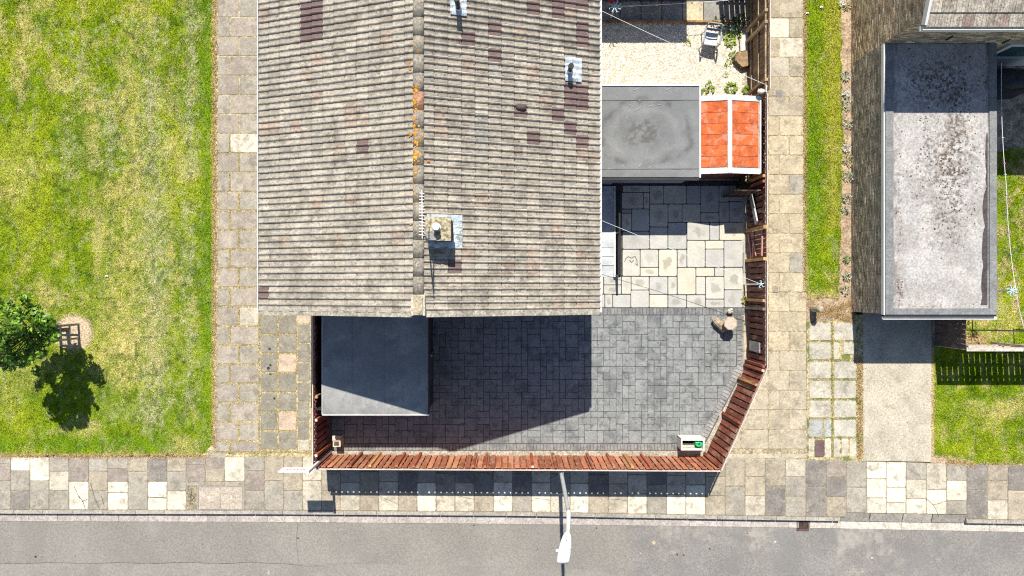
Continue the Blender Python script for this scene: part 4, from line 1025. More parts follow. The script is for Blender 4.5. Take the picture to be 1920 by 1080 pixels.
for c in range(5):
    d = OV / math.cos(npitch) - .02 - .38 * (c + 1) + .0
    for r in range(18):
        x = NX - .05 + r * .33
        s_up = .38 * (c + 1) - .02           # distance up the slope of the tile head
        y = NYS - OV + s_up * math.cos(npitch); z = NZ + .07 - OV * slope + s_up * math.sin(npitch)
        cc = jit((.41, .37, .31), .14)
        if random.random() < .15: cc = jit((.36, .28, .24), .1)
        link('roof_tile', tm, nro, (x, y, z), None, (0, npitch, -PI / 2), cc)
MB().beam((NX - .1, NYS - OV - .02, NZ + .06 - OV * slope), (NX - .1, NRY, NRZ + .1), .07, .2).build('bargeboard', m_white, nh)
MB().box(NX - .14, NYS - OV - .16, NZ - .11 - OV * slope, x1, NYS - OV - .0, NZ - .08 - OV * slope).build('gutter', m_white, nh)
MB().box(NX - .14, NYS - OV - .16, NZ - .08 - OV * slope, x1, NYS - OV - .145, NZ + .06 - OV * slope).build('gutter_lip', m_white, nh)
wo = MB().box(NX + 2.4, NYS - .03, 3.68, NX + 3.95, NYS + .0, NZ - .1).build('window', mat('pale_blue_frame', (.5, .55, .62), var=.05, fine=.05, bump=0), nh)
MB().box(NX + 2.5, NYS - .04, 3.76, NX + 3.85, NYS - .031, NZ - .16).build('pane', m_glass, wo)
po = MB().box(NX + 4.0, NYS - .05, .0, NX + 8.0, NYS, 2.15).build('patio_door', m_white, nh)
for k in range(3): MB().box(NX + 4.15 + k * 1.3, NYS - .06, 1.05, NX + 5.3 + k * 1.3, NYS - .051, 2.0).build('pane', mat('teal_glass', (.04, .09, .11), var=.1, fine=0, bump=0, rough=.15, spec=.7), po)
for (a, z) in ((1.7, 2.9), (3.65, 2.6)): MB().box(NX + a, NYS - .05, z - .35, NX + a + .035, NYS - .012, z).build('pipe_bracket', m_dkm, nh)
# garage
NGZ = 2.19
ngx1 = wx(1786); ngy0 = wy(585.5)
ng = thing('brick_garage', 'dark brick garage with pale moss speckled flat roof', 'garage', ((NX + ngx1) / 2, (ngy0 + NYS) / 2, 0))
MB().box(NX + .0, ngy0 + .02, 0, ngx1, NYS - .002, NGZ - .12).build('wall', m_mortar, ng)
tag(bricks((NX, ngy0 + .02, 0), (0, 1, 0), (-1, 0, 0), NYS - ngy0 - .02, 0, NGZ - .1, PAL_G, bh=.09).build('brickwork', m_brick, ng), kind='stuff')
m_chip = mat('mineral_felt', (.41, .39, .36), var=.1, vs=1.2, fine=.26, fs=45, bump=.4, bs=80, stains=[((.26, .23, .2), 1.6, .52, .68, .55, 7.), ((.12, .1, .09), 24, .64, .7, .6)])
m_edge = mat('edge_felt', (.2, .205, .21), var=.12, vs=3, fine=.18, fs=40, bump=.3, stains=[((.33, .33, .33), 4, .54, .68, .4)])
m_chip = mat('mineral_felt_surface', src='attr', var=.06, vs=1.2, fine=.2, fs=45, bump=.4, bs=80)
MB().box(NX + .02, ngy0 + .0, NGZ - .12, ngx1 + .02, NYS - .02, NGZ - .012).build('roof_deck', m_deck, ng)
def moss_shade_density(px, py):
    return (.06 + 1.0 * gauss(px, py, 1785, 300, 40, 62) + .55 * gauss(px, py, 1775, 405, 36, 60) + .8 * gauss(px, py, 1760, 155, 66, 46) + .45 * gauss(px, py, 1795, 215, 22, 60) + .5 * gauss(px, py, 1735, 255, 9, 26)  # wide upper patch also paints in shade from the house roof
            + .35 * gauss(px, py, 1686, 400, 5, 150) + .6 * gauss(px, py, 1688, 545, 9, 22) + .5 * gauss(px, py, 1740, 574, 60, 4) + .3 * gauss(px, py, 1720, 330, 20, 60))
gx = np.linspace(wx(1672, NGZ), wx(1856, NGZ), 190); gy = np.linspace(ngy0 + .1, NYS - .03, 480)
Xg, Yg = np.meshgrid(gx, gy); xx, yy = Xg.ravel(), Yg.ravel()
pxg = 960 + xx * F / (H - NGZ); pyg = 540 - yy * F / (H - NGZ)
cr = np.tile(np.array([.425, .415, .405]), (len(xx), 1))
cr = mixc(cr, np.array([.33, .31, .29]), .6 * sstep(.42, .66, fbm(pxg / 40, pyg / 50, 71)))
cr = mixc(cr, np.array([.5, .475, .45]), .6 * sstep(.5, .68, fbm(pxg / 22, pyg / 30, 72)))
dm = np.clip(moss_shade_density(pxg, pyg), 0, 1)
cr = mixc(cr, np.array([.25, .22, .2]), .85 * dm * sstep(.4, .62, fbm(pxg / 9, pyg / 9, 73)))
cr = mixc(cr, np.array([.1, .075, .06]), .9 * np.clip(dm + .06, 0, 1) * sstep(.52, .64, fbm(pxg / 4.2, pyg / 4.2, 74, 3)))
edge_d = np.minimum(pxg - 1674, 1854 - pxg); cr = mixc(cr, np.array([.16, .145, .14]), .7 * sstep(12, 3, edge_d + 9 * (fbm(pxg / 8, pyg / 14, 75) - .5)) * sstep(.4, .6, fbm(pxg / 5, pyg / 22, 76)))
cr = mixc(cr, np.array([.22, .2, .19]), .6 * np.exp(-((pyg - 330 - 3 * np.sin(pxg / 9)) / 2.2) ** 2) * (pxg < 1706)); cr = mixc(cr, np.array([.2, .19, .18]), .6 * np.exp(-((pyg - 247 - 2 * np.sin(pxg / 9)) / 2.) ** 2) * (pxg > 1760) * (pxg < 1795))
idx = np.arange(len(xx)).reshape(480, 190); qd = np.stack([idx[:-1, :-1], idx[:-1, 1:], idx[1:, 1:], idx[1:, :-1]], -1).reshape(-1, 4)
link('roof', np_mesh('garage_roof', np.c_[xx, yy, np.full(len(xx), NGZ)], qd, m_chip, vcol=cr), ng)
e = .2
for (x0, y0, x1_, y1) in ((NX + .01, ngy0 + .0, NX + .26, NYS - .02), (ngx1 - .2, ngy0, ngx1 + .03, NYS - .02), (NX + .261, ngy0, ngx1 - .201, ngy0 + .2)):
    n = max(1, int(round((y1 - y0) / 1.6)))
    for i in range(n):
        ya, yb = y0 + (y1 - y0) * i / n, y0 + (y1 - y0) * (i + 1) / n
        MB().box(x0, ya + .003, NGZ - .05, x1_, yb - .003, NGZ + .055).build('roof_edging', m_edge, ng)
MB().box(NX - .03, ngy0 - .04, NGZ - .14, NX + .005, NYS - .02, NGZ + .02).build('fascia', m_white, ng)
MB().box(NX - .03, ngy0 - .14, NGZ - .10, ngx1 + .08, ngy0 - .06, NGZ - .075).build('gutter', m_white, ng)
MB().box(NX - .03, ngy0 - .155, NGZ - .10, ngx1 + .08, ngy0 - .141, NGZ - .02).build('gutter_lip', m_white, ng)
MB().box(NX - .03, ngy0 - .06, NGZ - .2, ngx1 + .03, ngy0 - .005, NGZ + .03).build('fascia', m_dkm, ng)
MB().tube((ngx1 + .08, ngy0 - .1, 0), (ngx1 + .08, ngy0 - .1, NGZ - .05), .035, n=8).build('downpipe', m_white, ng)
MB().box(NX + .5, ngy0 - .0, .0, ngx1 - .5, ngy0 + .019, 1.95).build('garage_door', mat('dark_garage_door', (.08, .08, .085), var=.05, fine=.05, bump=0), ng)
# dark stain along the east edge of that roof and moss cushions, all real little lumps, denser where shade is painted in
m_moss = mat('dry_moss', (.1, .07, .05), var=.3, fine=.3, bump=.3)
n = 14000
px = RNG.uniform(1680, 1850, n); py = RNG.uniform(88, 572, n)
dens = moss_shade_density(px, py) - .04
k = RNG.random(n) < dens * .8 * sstep(.42, .62, fbm(px / 7, py / 7, 73)); px, py = px[k], py[k]
mb = MB()
for i, (a, b) in enumerate(zip(px, py)):
    r = .007 + .026 * random.random() ** 3; x, y = wx(a, NGZ), wy(b, NGZ); q = random.uniform(.6, 1.3)
    vs = [(x + r * q, y, NGZ), (x, y + r, NGZ), (x - r, y, NGZ), (x, y - r * q, NGZ), (x, y, NGZ + r * .55)]
    mb.add(vs, [(0, 1, 4), (1, 2, 4), (2, 3, 4), (3, 0, 4)])
tag(mb.build('moss', m_moss, ng), kind='stuff')
# damp dark sediment band
m_silt = mat('dark_silt', (.07, .062, .066), var=.2, vs=4, fine=.25, fs=30, bump=.3)
def ragged(xa, ya, xb, yb, n, amp, side):
    return [(xa + (xb - xa) * i / n + (random.uniform(-amp, amp) + side * amp * math.sin(i * 1.3)), ya + (yb - ya) * i / n) for i in range(n + 1)]
rg = ragged(1847, 335, 1838, 572, 16, 2.2, .7)
MB().prism([(wx(x, NGZ), wy(y, NGZ)) for x, y in rg + [(1851.5, 572), (1852, 335)]], NGZ + .001, NGZ + .005).build('silt_stain', m_silt, ng)
rg = ragged(1848.5, 250, 1848, 335, 7, 1.2, .5)
MB().prism([(wx(x, NGZ), wy(y, NGZ)) for x, y in rg + [(1852, 335), (1852, 250)]], NGZ + .001, NGZ + .005).build('silt_stain', m_silt, ng)
# ------------------------------------------------------------------ yard base, imprinted drive, patio, gravel
yard = sheet('yard', [(612.5, 560), (1078, 560), (1078, -300), (1397, -300), (1397, 690), (1328, 832), (1322, 856.5), (612.5, 856.5)], -.208, -.012, m_yard)
def drive_right(y):      # right limit of the drive
    return 1394 if y < 690 else 1394 - (y - 690) * .52
drv = sheet('drive', [(617, 575), (1396, 575), (1395, 690), (1316, 845), (617, 845)], -.11, -.004, mat('imprint_joint', (.1, .102, .103), var=.2, fine=.2, bump=.2))
U = 11.85; X0, Y0 = 622.0, 591.0
ncx, ncy = int((1394 - X0) / U) + 1, 20
UY = (831.5 - Y0) / ncy
occ = np.zeros((ncy, ncx), bool); stones = []
sizes = [(2, 2), (2, 2), (2, 1), (1, 2), (2, 2), (1, 1), (2, 1), (1, 2), (2, 2), (1, 1), (2, 1), (1, 2)]
rnd = random.Random(4)
for j in range(ncy):
    for i in range(ncx):
        if occ[j, i]: continue
        sz = sizes[:]; rnd.shuffle(sz)
        for (w, h) in sz + [(1, 1)]:
            if i + w <= ncx and j + h <= ncy and not occ[j:j + h, i:i + w].any():
                occ[j:j + h, i:i + w] = True
                stones.append((X0 + i * U, Y0 + j * UY, X0 + (i + w) * U, Y0 + (j + h) * UY)); break
def clip(poly, px, py, nx, ny):      # keep the side where (p - q) . n < 0
    out = []
    for (x0, y0), (x1, y1) in zip(poly, poly[1:] + poly[:1]):
        d0 = (x0 - px) * nx + (y0 - py) * ny; d1 = (x1 - px) * nx + (y1 - py) * ny
        if d0 <= 0: out.append((x0, y0))
        if (d0 < 0) != (d1 < 0) and d0 != d1:
            t = d0 / (d0 - d1); out.append((x0 + (x1 - x0) * t, y0 + (y1 - y0) * t))
    return out
vis = []; cut = []
for (a, b, c, d) in stones:
    if c < 818 and d < 755: continue                   # under the store
    P = clip([(a + .5, b + .5), (c - .5, b + .5), (c - .5, d - .5), (a + .5, d - .5)], 1380.5, 600, 1, 0)
    n0 = len(P)
    if P: P = clip(P, 1379.5, 690, .887, .461)
    if not P: continue
    if min(c, 1380) == c and len(P) == 4 and abs(sum(x for x, y in P) / 4 - (a + c) / 2) < .01: vis.append((a, b, c, d))
    elif len(P) > 2: cut.append(P)
vis.sort(key=lambda s: (-((s[2] - s[0]) * (s[3] - s[1])) * (1.6 if s[0] > 1090 or s[1] > 800 else 1)))
SC = (.232, .245, .247)
for q in vis[:300]:
    slab('paving_stone', drv, *q, jit(SC, .06), m_stone, z=.012, gap=.6, thick=.02, rough=.02)
mb = MB()
def solid(mb, x0, y0, x1, y1, z=.011, c=None, g=.45):
    mb.box(wx(x0 + g), wy(y0 + g), -.01, wx(x1 - g), wy(y1 - g), z, c)
for P in cut: mb.prism(ppoly(P), -.01, .011, jit(SC, .06))
for q in vis[300:]: solid(mb, *q, z=.011 + random.uniform(-.003, .003), c=jit(SC, .06))
m_stone_a = mat('imprinted_concrete_joined', src='attr', var=.1, vs=3, fine=.16, fs=26, bump=.5, bs=14, bd=.012, wstains=STONE_ST)
for x in np.arange(822, 1394, 6.6): solid(mb, x, 577.5, x + 6.6, 590.5, c=jit((.2, .2, .2), .1))
for x in np.arange(622, 1310, 6.3): solid(mb, x, 832, x + 6.3, 844.5, c=jit((.23, .23, .23), .1))
for y in np.arange(592, 690, 7.): solid(mb, 1381.5, y, 1394.5, y + 7, c=jit((.24, .24, .24), .1))
a = Vector((wx(1394), wy(690), 0)); b = Vector((wx(1316), wy(840), 0)); d = (b - a); L = d.length; d /= L; n = Vector((d.y, -d.x, 0))
if n.x > 0: n = -n
for k in range(int(L / .118)):
    p = a + d * (.118 * (k + .5)) + n * .12
    mb.beam(p - n * .115 + Vector((0, 0, .004)), p + n * .115 + Vector((0, 0, .004)), .105, .02, c=jit((.3, .3, .3), .12))
tag(mb.build('border_course', m_stone_a, drv), kind='stuff')

patio = sheet('patio', [(1079, 340), (1397, 340), (1397, 577), (1079, 577)], -.11, .0, mat('patio_joint', (.06, .058, .055), var=.3, vs=5, fine=.3, bump=.2))
PT = [(230, 72, 432, 122), (222, 124, 386, 246), (387, 124, 431, 246), (432, 72, 537, 209), (537, 72, 708, 209), (708, 72, 815, 209), (815, 72, 952, 275), (952, 72, 1028, 194), (1028, 72, 1145, 190),
      (222, 280, 296, 413), (297, 248, 431, 413), (432, 211, 569, 381), (570, 211, 675, 346), (675, 211, 815, 346), (816, 277, 952, 346), (953, 196, 1028, 346), (1029, 192, 1145, 346),
      (228, 415, 431, 549), (432, 383, 568, 549), (570, 348, 710, 549), (712, 348, 882, 483), (883, 348, 953, 483), (955, 348, 1142, 483),
      (228, 552, 360, 752), (362, 552, 498, 686), (362, 688, 498, 752), (500, 552, 637, 753), (640, 552, 710, 686), (712, 485, 848, 686), (850, 485, 988, 547), (850, 549, 988, 685), (990, 485, 1132, 685),
      (640, 688, 778, 889), (780, 688, 918, 752), (920, 688, 988, 752), (990, 688, 1132, 853), (35, 755, 85, 886), (88, 755, 220, 816), (88, 818, 220, 886), (222, 755, 292, 886), (294, 755, 428, 855),
      (430, 755, 568, 889), (570, 755, 637, 890), (780, 755, 850, 890), (852, 755, 990, 923), (35, 888, 95, 987), (97, 888, 153, 987), (155, 890, 290, 987), (291, 857, 428, 988), (430, 891, 568, 987),
      (570, 892, 708, 988), (710, 892, 850, 988), (852, 925, 990, 988), (991, 855, 1132, 988), (1134, 485, 1146, 853), (222, 250, 296, 278), (1134, 855, 1146, 988), (-80, 755, 33, 986)]
for (a, b, c, d) in PT:
    cc = jit(random.choice([(.56, .52, .43), (.46, .455, .42), (.6, .56, .46), (.5, .49, .44), (.43, .43, .41)]), .05)
    slab('paving_slab', patio, 1110 + a / 4, 330 + b / 4, 1110 + c / 4, 330 + d / 4, cc, m_patio, z=.012, gap=.75, thick=.03, rough=.004)
# broken mortar outline on one slab
m_old = mat('dark_stain_line', (.16, .15, .11), var=.2, fine=.3, bump=0)
mb = MB()
for pts in ([(1171, 491), (1173, 485), (1178, 481), (1183, 484), (1187, 482)], [(1187, 482), (1191, 481), (1194, 488), (1195, 498)], [(1180, 488), (1184, 492), (1188, 488)], [(1195, 498), (1191, 494)]):
    strip(mb, pts, .025, .0175)
mb.build('stain_line', m_old, patio)

m_peb = mat('pebble', src='attr', var=.1, vs=6, fine=.12, bump=0)
def pebbles(name, poly, n, r0, r1, pal, z, label, keepf=None):
    xs = [p[0] for p in poly]; ys = [p[1] for p in poly]
    px = RNG.uniform(min(xs), max(xs), n * 3); py = RNG.uniform(min(ys), max(ys), n * 3)
    ins = np.zeros(len(px), bool); j = len(poly) - 1
    for i in range(len(poly)):
        xi, yi = poly[i]; xj, yj = poly[j]
        if yi != yj: ins ^= ((yi > py) != (yj > py)) & (px < (xj - xi) * (py - yi) / (yj - yi) + xi)
        j = i
    px, py = px[ins][:n], py[ins][:n]; n = len(px)
    r = RNG.uniform(r0, r1, n); a = RNG.uniform(0, PI, n); e = RNG.uniform(.6, 1., n)
    ux, uy = np.cos(a), np.sin(a); X = (px - 960) * M_PX; Y = -(py - 540) * M_PX
    V = np.empty((n, 6, 3))
    V[:, 0] = np.c_[X + ux * r, Y + uy * r, np.full(n, z)]; V[:, 1] = np.c_[X - uy * r * e, Y + ux * r * e, np.full(n, z)]
    V[:, 2] = np.c_[X - ux * r, Y - uy * r, np.full(n, z)]; V[:, 3] = np.c_[X + uy * r * e, Y - ux * r * e, np.full(n, z)]
    V[:, 4] = np.c_[X + ux * r * .2, Y + uy * r * .2, z + r * .7]; V[:, 5] = np.c_[X - ux * r * .3, Y - uy * r * .3, z + r * .6]
    f = np.array([(0, 1, 4), (1, 5, 4), (1, 2, 5), (2, 3, 5), (3, 4, 5), (3, 0, 4)])
    Fc = (f[None] + 6 * np.arange(n)[:, None, None]).reshape(-1, 3)
    cc = np.array(pal)[RNG.integers(0, len(pal), n)] * RNG.uniform(.75, 1.2, n)[:, None]
    return tag(link(name, np_mesh(name, V.reshape(-1, 3), Fc, m_peb, fcol=np.repeat(cc, 6, 0))), label, 'gravel', kind='stuff')
PALW = [(.74, .71, .64), (.62, .57, .46), (.8, .78, .73), (.5, .43, .32), (.76, .72, .64)]
PALG = [(.5, .47, .42), (.36, .34, .31), (.62, .59, .54), (.25, .24, .22), (.55, .47, .37)]
m_gb = mat('gravel_bed', (.5, .45, .36), var=.15, vs=4, fine=.3, fs=30, bump=.6)
sheet('gravel_yard', [(1079, 41.5), (1397, 41.5), (1397, 338), (1079, 338)], -.11, -.006, m_gb)
pebbles('gravel', [(1080, 42), (1397, 42), (1397, 240), (1285, 240), (1285, 200), (1080, 200)], 13000, .014, .034, PALW, -.008, 'white and cream decorative gravel of the back yard')
sheet('gravel_border', [(616, 845.3), (1316, 845.3), (1396.2, 690), (1396.2, 578), (1402, 578), (1402, 692), (1322, 856), (616, 856)], -.11, -.003, mat('border_bed', (.36, .33, .27), var=.2, vs=5, fine=.35, fs=30, bump=.6))
pebbles('gravel', [(618, 845.5), (1316, 845.5), (1395.5, 690), (1395.5, 350), (1401, 350), (1401, 692), (1320, 854), (618, 854)], 5200, .012, .032, PALG, -.006, 'grey and white cobbles along the foot of the red fence')

# ------------------------------------------------------------------ fences
m_fence = mat('red_stained_board', src='obj', var=.22, vs=2.5, fine=.2, fs=18, bump=.3, bs=30, rough=.75, stretch=(1, 1, .25), stains=[((.12, .05, .04), 3., .55, .7, .45), ((.52, .32, .22), 4., .54, .68, .5)])
m_brown = mat('brown_board', src='obj', var=.25, vs=2.5, fine=.25, fs=20, bump=.35, stretch=(1, 1, .25), stains=[((.06, .045, .03), 3., .55, .7, .4)])
m_cap = mat('pale_cap_rail', (.62, .5, .44), var=.12, vs=3, fine=.15, bump=.2)
def fence_run(t, A, B, n, m, cin, cout, hi=1.80, pitch=.2, gap=.048, posts=(), cap=True, out_h=.19, rails=(.32, 1.0, 1.52), post_c=None, jh=.012):
    A = Vector((*A, 0)); B = Vector((*B, 0)); u = (B - A).normalized(); L = (B - A).length; n = Vector((*n, 0))
    n = (n - u * n.dot(u)).normalized(); ang = math.atan2(u.y, u.x); me = unit_box(m)
    k = int(L / pitch); pt = L / k
    for i in range(k):
        h = hi - .02 + random.uniform(-jh, jh); p = A + u * (pt * (i + .5)) + n * .034
        link('board', me, t, (p.x, p.y, .05 + (h - .05) / 2), (pt - gap, .02, h - .05), (random.uniform(-.012, .012), random.uniform(-.008, .008), ang), jit(random.choice([cin, cin, cin, tuple(v * .72 for v in cin), (cin[0] * 1.12, cin[1] * 1.35, cin[2] * 1.4)]), .14))
    for i in range(k + 1):
        h = hi - out_h; p = A + u * (pt * i) - n * .034
        w = min(pt - .03, .17)
        link('board', me, t, (p.x, p.y, .05 + (h - .05) / 2), (w, .02, h - .05), (0, 0, ang), jit(cout, .16))
    for z in rails:
        p = (A + B) / 2; link('rail', me, t, (p.x, p.y, z), (L, .044, .08), (0, 0, ang), jit(cout, .1))
    if cap:
        p = (A + B) / 2 - n * .035; link('cap_rail', unit_box(m_cap), t, (p.x, p.y, hi - .05), (L, .028, .10), (0, 0, ang))
    for (s, c) in posts:
        p = A + u * (s * L) + n * .085
        link('post', me, t, (p.x, p.y, (hi + .02) / 2), (.085, .08, hi + .02), (0, 0, ang), c)
        if random.random() < .3: link('post_cap', unit_box(m_cap), t, (p.x, p.y, hi + .03), (.08, .075, .016), (0, 0, ang))
FR = (.44, .16, .085); FD = (.25, .09, .06); OCH = (.5, .29, .11); RP = (.32, .09, .05)
swc = (wx(615), wy(853.5)); sec = (wx(1323), wy(857)); ec = (wx(1402.6), wy(680))
fs_ = thing('timber_fence', 'sunlit red-brown board fence along the front pavement', 'fence', (swc[0], swc[1], 0))
fence_run(fs_, swc, sec, (0, 1), m_fence, FR, FD, posts=[((x - 592) / 760., jit(OCH if q else RP, .12)) for x, q in ((660, 0), (697, 1), (747, 0), (779, 0), (890, 0), (912, 0), (1001, 0), (1044, 0), (1113, 0), (1153, 0), (1187, 1), (1222, 0))])
fd_ = thing('timber_fence', 'angled red-brown board fence at the drive corner beside the sandy path', 'fence', (sec[0], sec[1], 0))
fence_run(fd_, sec, ec, (-1, .5), m_fence, (.27, .085, .055), (.12, .05, .035), posts=[(.03, RP), (.46, RP), (.83, OCH), (.97, RP)])  # outer boards darkened to paint shade into the gaps
g0, g1 = wy(489), wy(433)
fe_ = thing('timber_fence', 'dark red-brown board fence beside the drive and patio below the gate', 'fence', (ec[0], ec[1], 0))
fence_run(fe_, ec, (ec[0], g0 - .06), (-1, 0), m_fence, (.15, .05, .04), (.07, .03, .025), posts=[(.02, RP), (.55, (.28, .24, .2)), (.63, OCH)])  # outer boards near black, imitating shadow between the inner ones
fg_ = thing('timber_fence', 'dark board fence with grey plank above the gate by the shed', 'fence', (ec[0], g1, 0))
fence_run(fg_, (ec[0], g1 + .06), (wx(1403), wy(200)), (-1, 0), m_fence, (.12, .045, .038), (.07, .03, .025), posts=[(.33, RP), (.37, OCH)])  # same dark outer boards, standing in for shade in the gaps
link('loose_plank', unit_box(m_brown), fg_, (ec[0] - .12, wy(398), .95), (.05, .2, 1.1), (1.05, 0, 0), (.42, .44, .44))
gate = thing('garden_gate', 'boarded garden gate with pink diagonal braces between ochre posts', 'gate', (ec[0], (g0 + g1) / 2, 0))
nb = 6
for i in range(nb):
    yb_ = g0 + .05 + (g1 - g0 - .1) * (i + .5) / nb
    link('board', unit_box(m_fence), gate, (ec[0] + .01, yb_, .92), (.02, (g1 - g0 - .1) / nb - .01, 1.7), None, jit((.17, .05, .04), .15))
mb = MB(); xg = ec[0] - .03; pk = mat('pink_primed_wood', (.5, .26, .22), var=.15, vs=4, fine=.15, bump=.2)
for (ya, za, yb_, zb) in ((g0 + .1, .45, g1 - .12, .15), (g0 + .12, .9, g1 - .12, .55), (g0 + .1, 1.45, g1 - .1, 1.5), (g0 + .1, .62, g1 - .1, .66)):
    MB().beam((xg, ya, za), (xg, yb_, zb), .07, .045, up=(1, 0, 0)).build('brace', pk, gate)
for yy_, c in ((g0, OCH), (g1, OCH)):
    link('post', unit_box(m_fence), gate, (ec[0] - .06, yy_, .92), (.1, .1, 1.84), None, c)
fw_ = thing('timber_fence', 'shaded maroon board fence between the west path and the low store', 'fence', (swc[0], swc[1], 0))
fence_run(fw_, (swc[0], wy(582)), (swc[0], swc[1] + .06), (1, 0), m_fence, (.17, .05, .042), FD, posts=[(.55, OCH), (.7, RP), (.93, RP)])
# tall brown fence in the upper yard: boards, three rails and sloping braces
ft_ = thing('timber_fence', 'tall brown board fence with rails and pale posts beside the gravel yard', 'fence', (wx(1403), wy(190), 0))
xa = wx(1403.5); y = wy(196); i = 0
while y < wy(-120):
    link('board', unit_box(m_brown), ft_, (xa + .02, y + .075, .98), (.018, .145, 1.9), (0, random.uniform(-.008, .008), 0), jit((.25, .17, .105), .14)); y += .152
for z in (.35, 1.05, 1.7): link('rail', unit_box(m_brown), ft_, (xa - .015, (wy(196) + wy(-120)) / 2, z), (.045, wy(-120) - wy(196), .08), None, (.34, .26, .17))
for py in (180, 80, 60, -20, -90):
    link('post', unit_box(m_brown), ft_, (xa - .085, wy(py), 1.0), (.095, .095, 2.0), None, jit((.42, .31, .19), .1))
MB().box(xa + .035, wy(196), 0, xa + .06, wy(-120), 1.98).build('capping_board', m_cap, ft_)

# ------------------------------------------------------------------ things in the upper yard and beyond it (next door)
nd = sheet('next_door_patio', [(1079, -300), (1397, -300), (1397, 40), (1079, 40)], -.11, -.004, mat('patio_joint2', (.06, .06, .06), var=.2, fine=.2, bump=.2))
for j in range(5):
    for i in range(8):
        x0 = 1085 + i * 39; y0 = 2 - j * 39
        slab('paving_slab', nd, x0, y0, x0 + 39, y0 + 38, jit((.5, .42, .28) if i == 5 or (i == 4 and j > 3) else (.28, .27, .25), .07), m_slab, z=.012, gap=.9)
se = thing('timber_edging', 'brown timber edging board between gravel and the patio next door', 'edging', W(1240, 41, 0))
for (a, b) in ((1082, 1178), (1178, 1285), (1285, 1394)):
    MB().box(wx(a) + .004, wy(43.2), -.05, wx(b) - .004, wy(39.8), .10).build('sleeper', m_brown, se).color = (*jit((.36, .2, .09), .12), 1)
n2y = wy(540 - 547 * 1.0)
ne = thing('next_door_extension', 'flat roofed extension of the attached house just beyond the top edge', 'extension', (3, n2y + 1.5, 0))
MB().box(ex0, n2y + .1, 0, wx(1282) - .06, n2y + 3.2, EZ - .1).build('wall', m_render, ne)
MB().box(ex0, n2y, EZ - .1, wx(1282), n2y + 3.3, EZ).build('roof', m_felt, ne)
nf = thing('timber_fence', 'open gapped board fence next door casting striped shade at the top', 'fence', (wx(1345), n2y, 0))
for i in range(6):
    link('board', unit_box(m_brown), nf, (wx(1346) + .09 + i * .182, n2y, .95), (.155, .02, 1.8), None, jit((.24, .16, .1), .1))
for z in (.4, 1.5): link('rail', unit_box(m_brown), nf, (wx(1371), n2y + .035, z), (1.08, .04, .08), None, (.25, .17, .1))
# side panel beside the shed
spn = thing('shed_screen', 'dark upright timber panel in the shade below the red-roofed shed', 'panel', (wx(1374), wy(369), 0))
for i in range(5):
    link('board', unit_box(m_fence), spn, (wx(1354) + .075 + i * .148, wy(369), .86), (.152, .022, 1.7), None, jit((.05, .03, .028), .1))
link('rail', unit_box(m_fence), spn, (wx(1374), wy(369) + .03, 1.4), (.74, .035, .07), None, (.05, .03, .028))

# access ramp with black handrail beside the house
rp = thing('access_ramp', 'pale concrete doorstep ramp against the back wall of the house', 'ramp', (wx(1115), wy(450), 0))
m_ramp = mat('painted_ramp', (.5, .53, .56), var=.12, vs=3, fine=.1, fs=30, bump=.2, rough=.6, stains=[((.72, .73, .74), 2.2, .5, .62, .6)])
rx0, rx1 = XR - .27, wx(1153)
def ry(v): return wy(v)
mb = MB(); 
pr = [(350, .14), (440, .14), (497, .10), (519, .02)]
vs = [(rx0, ry(y), z) for y, z in pr] + [(rx1, ry(y), z) for y, z in pr] + [(rx0, ry(y), 0) for y, z in pr] + [(rx1, ry(y), 0) for y, z in pr]
fs = [(i, i + 1, 5 + i, 4 + i) for i in range(3)] + [(4 + i, 5 + i, 13 + i, 12 + i) for i in range(3)] + [(i + 1, i, 8 + i, 9 + i) for i in range(3)] + [(3, 7, 15, 11), (0, 8, 12, 4)]
mb.add(vs, fs).build('slope', m_ramp, rp)
for yy_ in (464, 480, 497): MB().box(rx0, ry(yy_), .128 if yy_ < 490 else .1, rx1 - .02, ry(yy_ + .8), .145 - (yy_ - 440) * .00055).build('expansion_joint', mat('joint_grey', (.3, .32, .34), var=.1, fine=.1, bump=0), rp)
MB().box(rx1 - .06, ry(350), 0, rx1, ry(519), .16).build('kerb_edge', m_white, rp)
hr = thing('handrail', 'black tubular handrail beside the pale ramp', 'handrail', (wx(1154), wy(440), 0))
hx = wx(1154.5)
MB().path([(hx, wy(357), .9), (hx, wy(517), .9), (hx, wy(519), .85), (hx, wy(519), .45)], .034, 8).build('top_rail', m_dkm, hr)
MB().path([(hx, wy(357), .48), (hx, wy(519), .45)], .022, 8).build('lower_rail', m_dkm, hr)
for yy_ in (358, 438, 517): MB().tube((hx, wy(yy_), 0), (hx, wy(yy_), .9), .03, n=8).build('post', m_dkm, hr)
# clothes posts and lines
m_line = mat('white_cord', (.75, .75, .74), var=.05, fine=0, bump=0, rough=.5)
m_teal = mat('pale_teal_metal', (.5, .68, .72), var=.1, fine=.1, bump=0, rough=.4)
def clothes_post(top, label, hooks=8, r=.2, red=False):
    t = thing('clothes_post', label, 'clothes post', (top.x, top.y, 0))
    MB().path([(top.x, top.y, 0), (top.x, top.y, top.z - .02), (top.x, top.y, top.z + .03)], [.028, .024, .03], 8).build('pole', mat('galvanised_pole', (.55, .57, .58), var=.1, fine=.1, bump=0, rough=.4), t)
    for k in range(hooks):
        a = 2 * PI * k / hooks + .3; d = Vector((math.cos(a), math.sin(a), 0)); s = Vector((-d.y, d.x, 0))
        p = top + d * r
        MB().path([top, top + d * r * .6, p, p + s * .05 + Vector((0, 0, .03))], [.018, .016, .014, .011], 6).build('hook', m_teal, t)
    if red: MB().blob((top.x - .1, top.y + .18, top.z - .05), .09, .11, .1, 4, .1).build('peg_bag', mat('red_plastic', (.55, .02, .04), var=.1, fine=.1, bump=0, rough=.4), t, smooth=True)
    return t
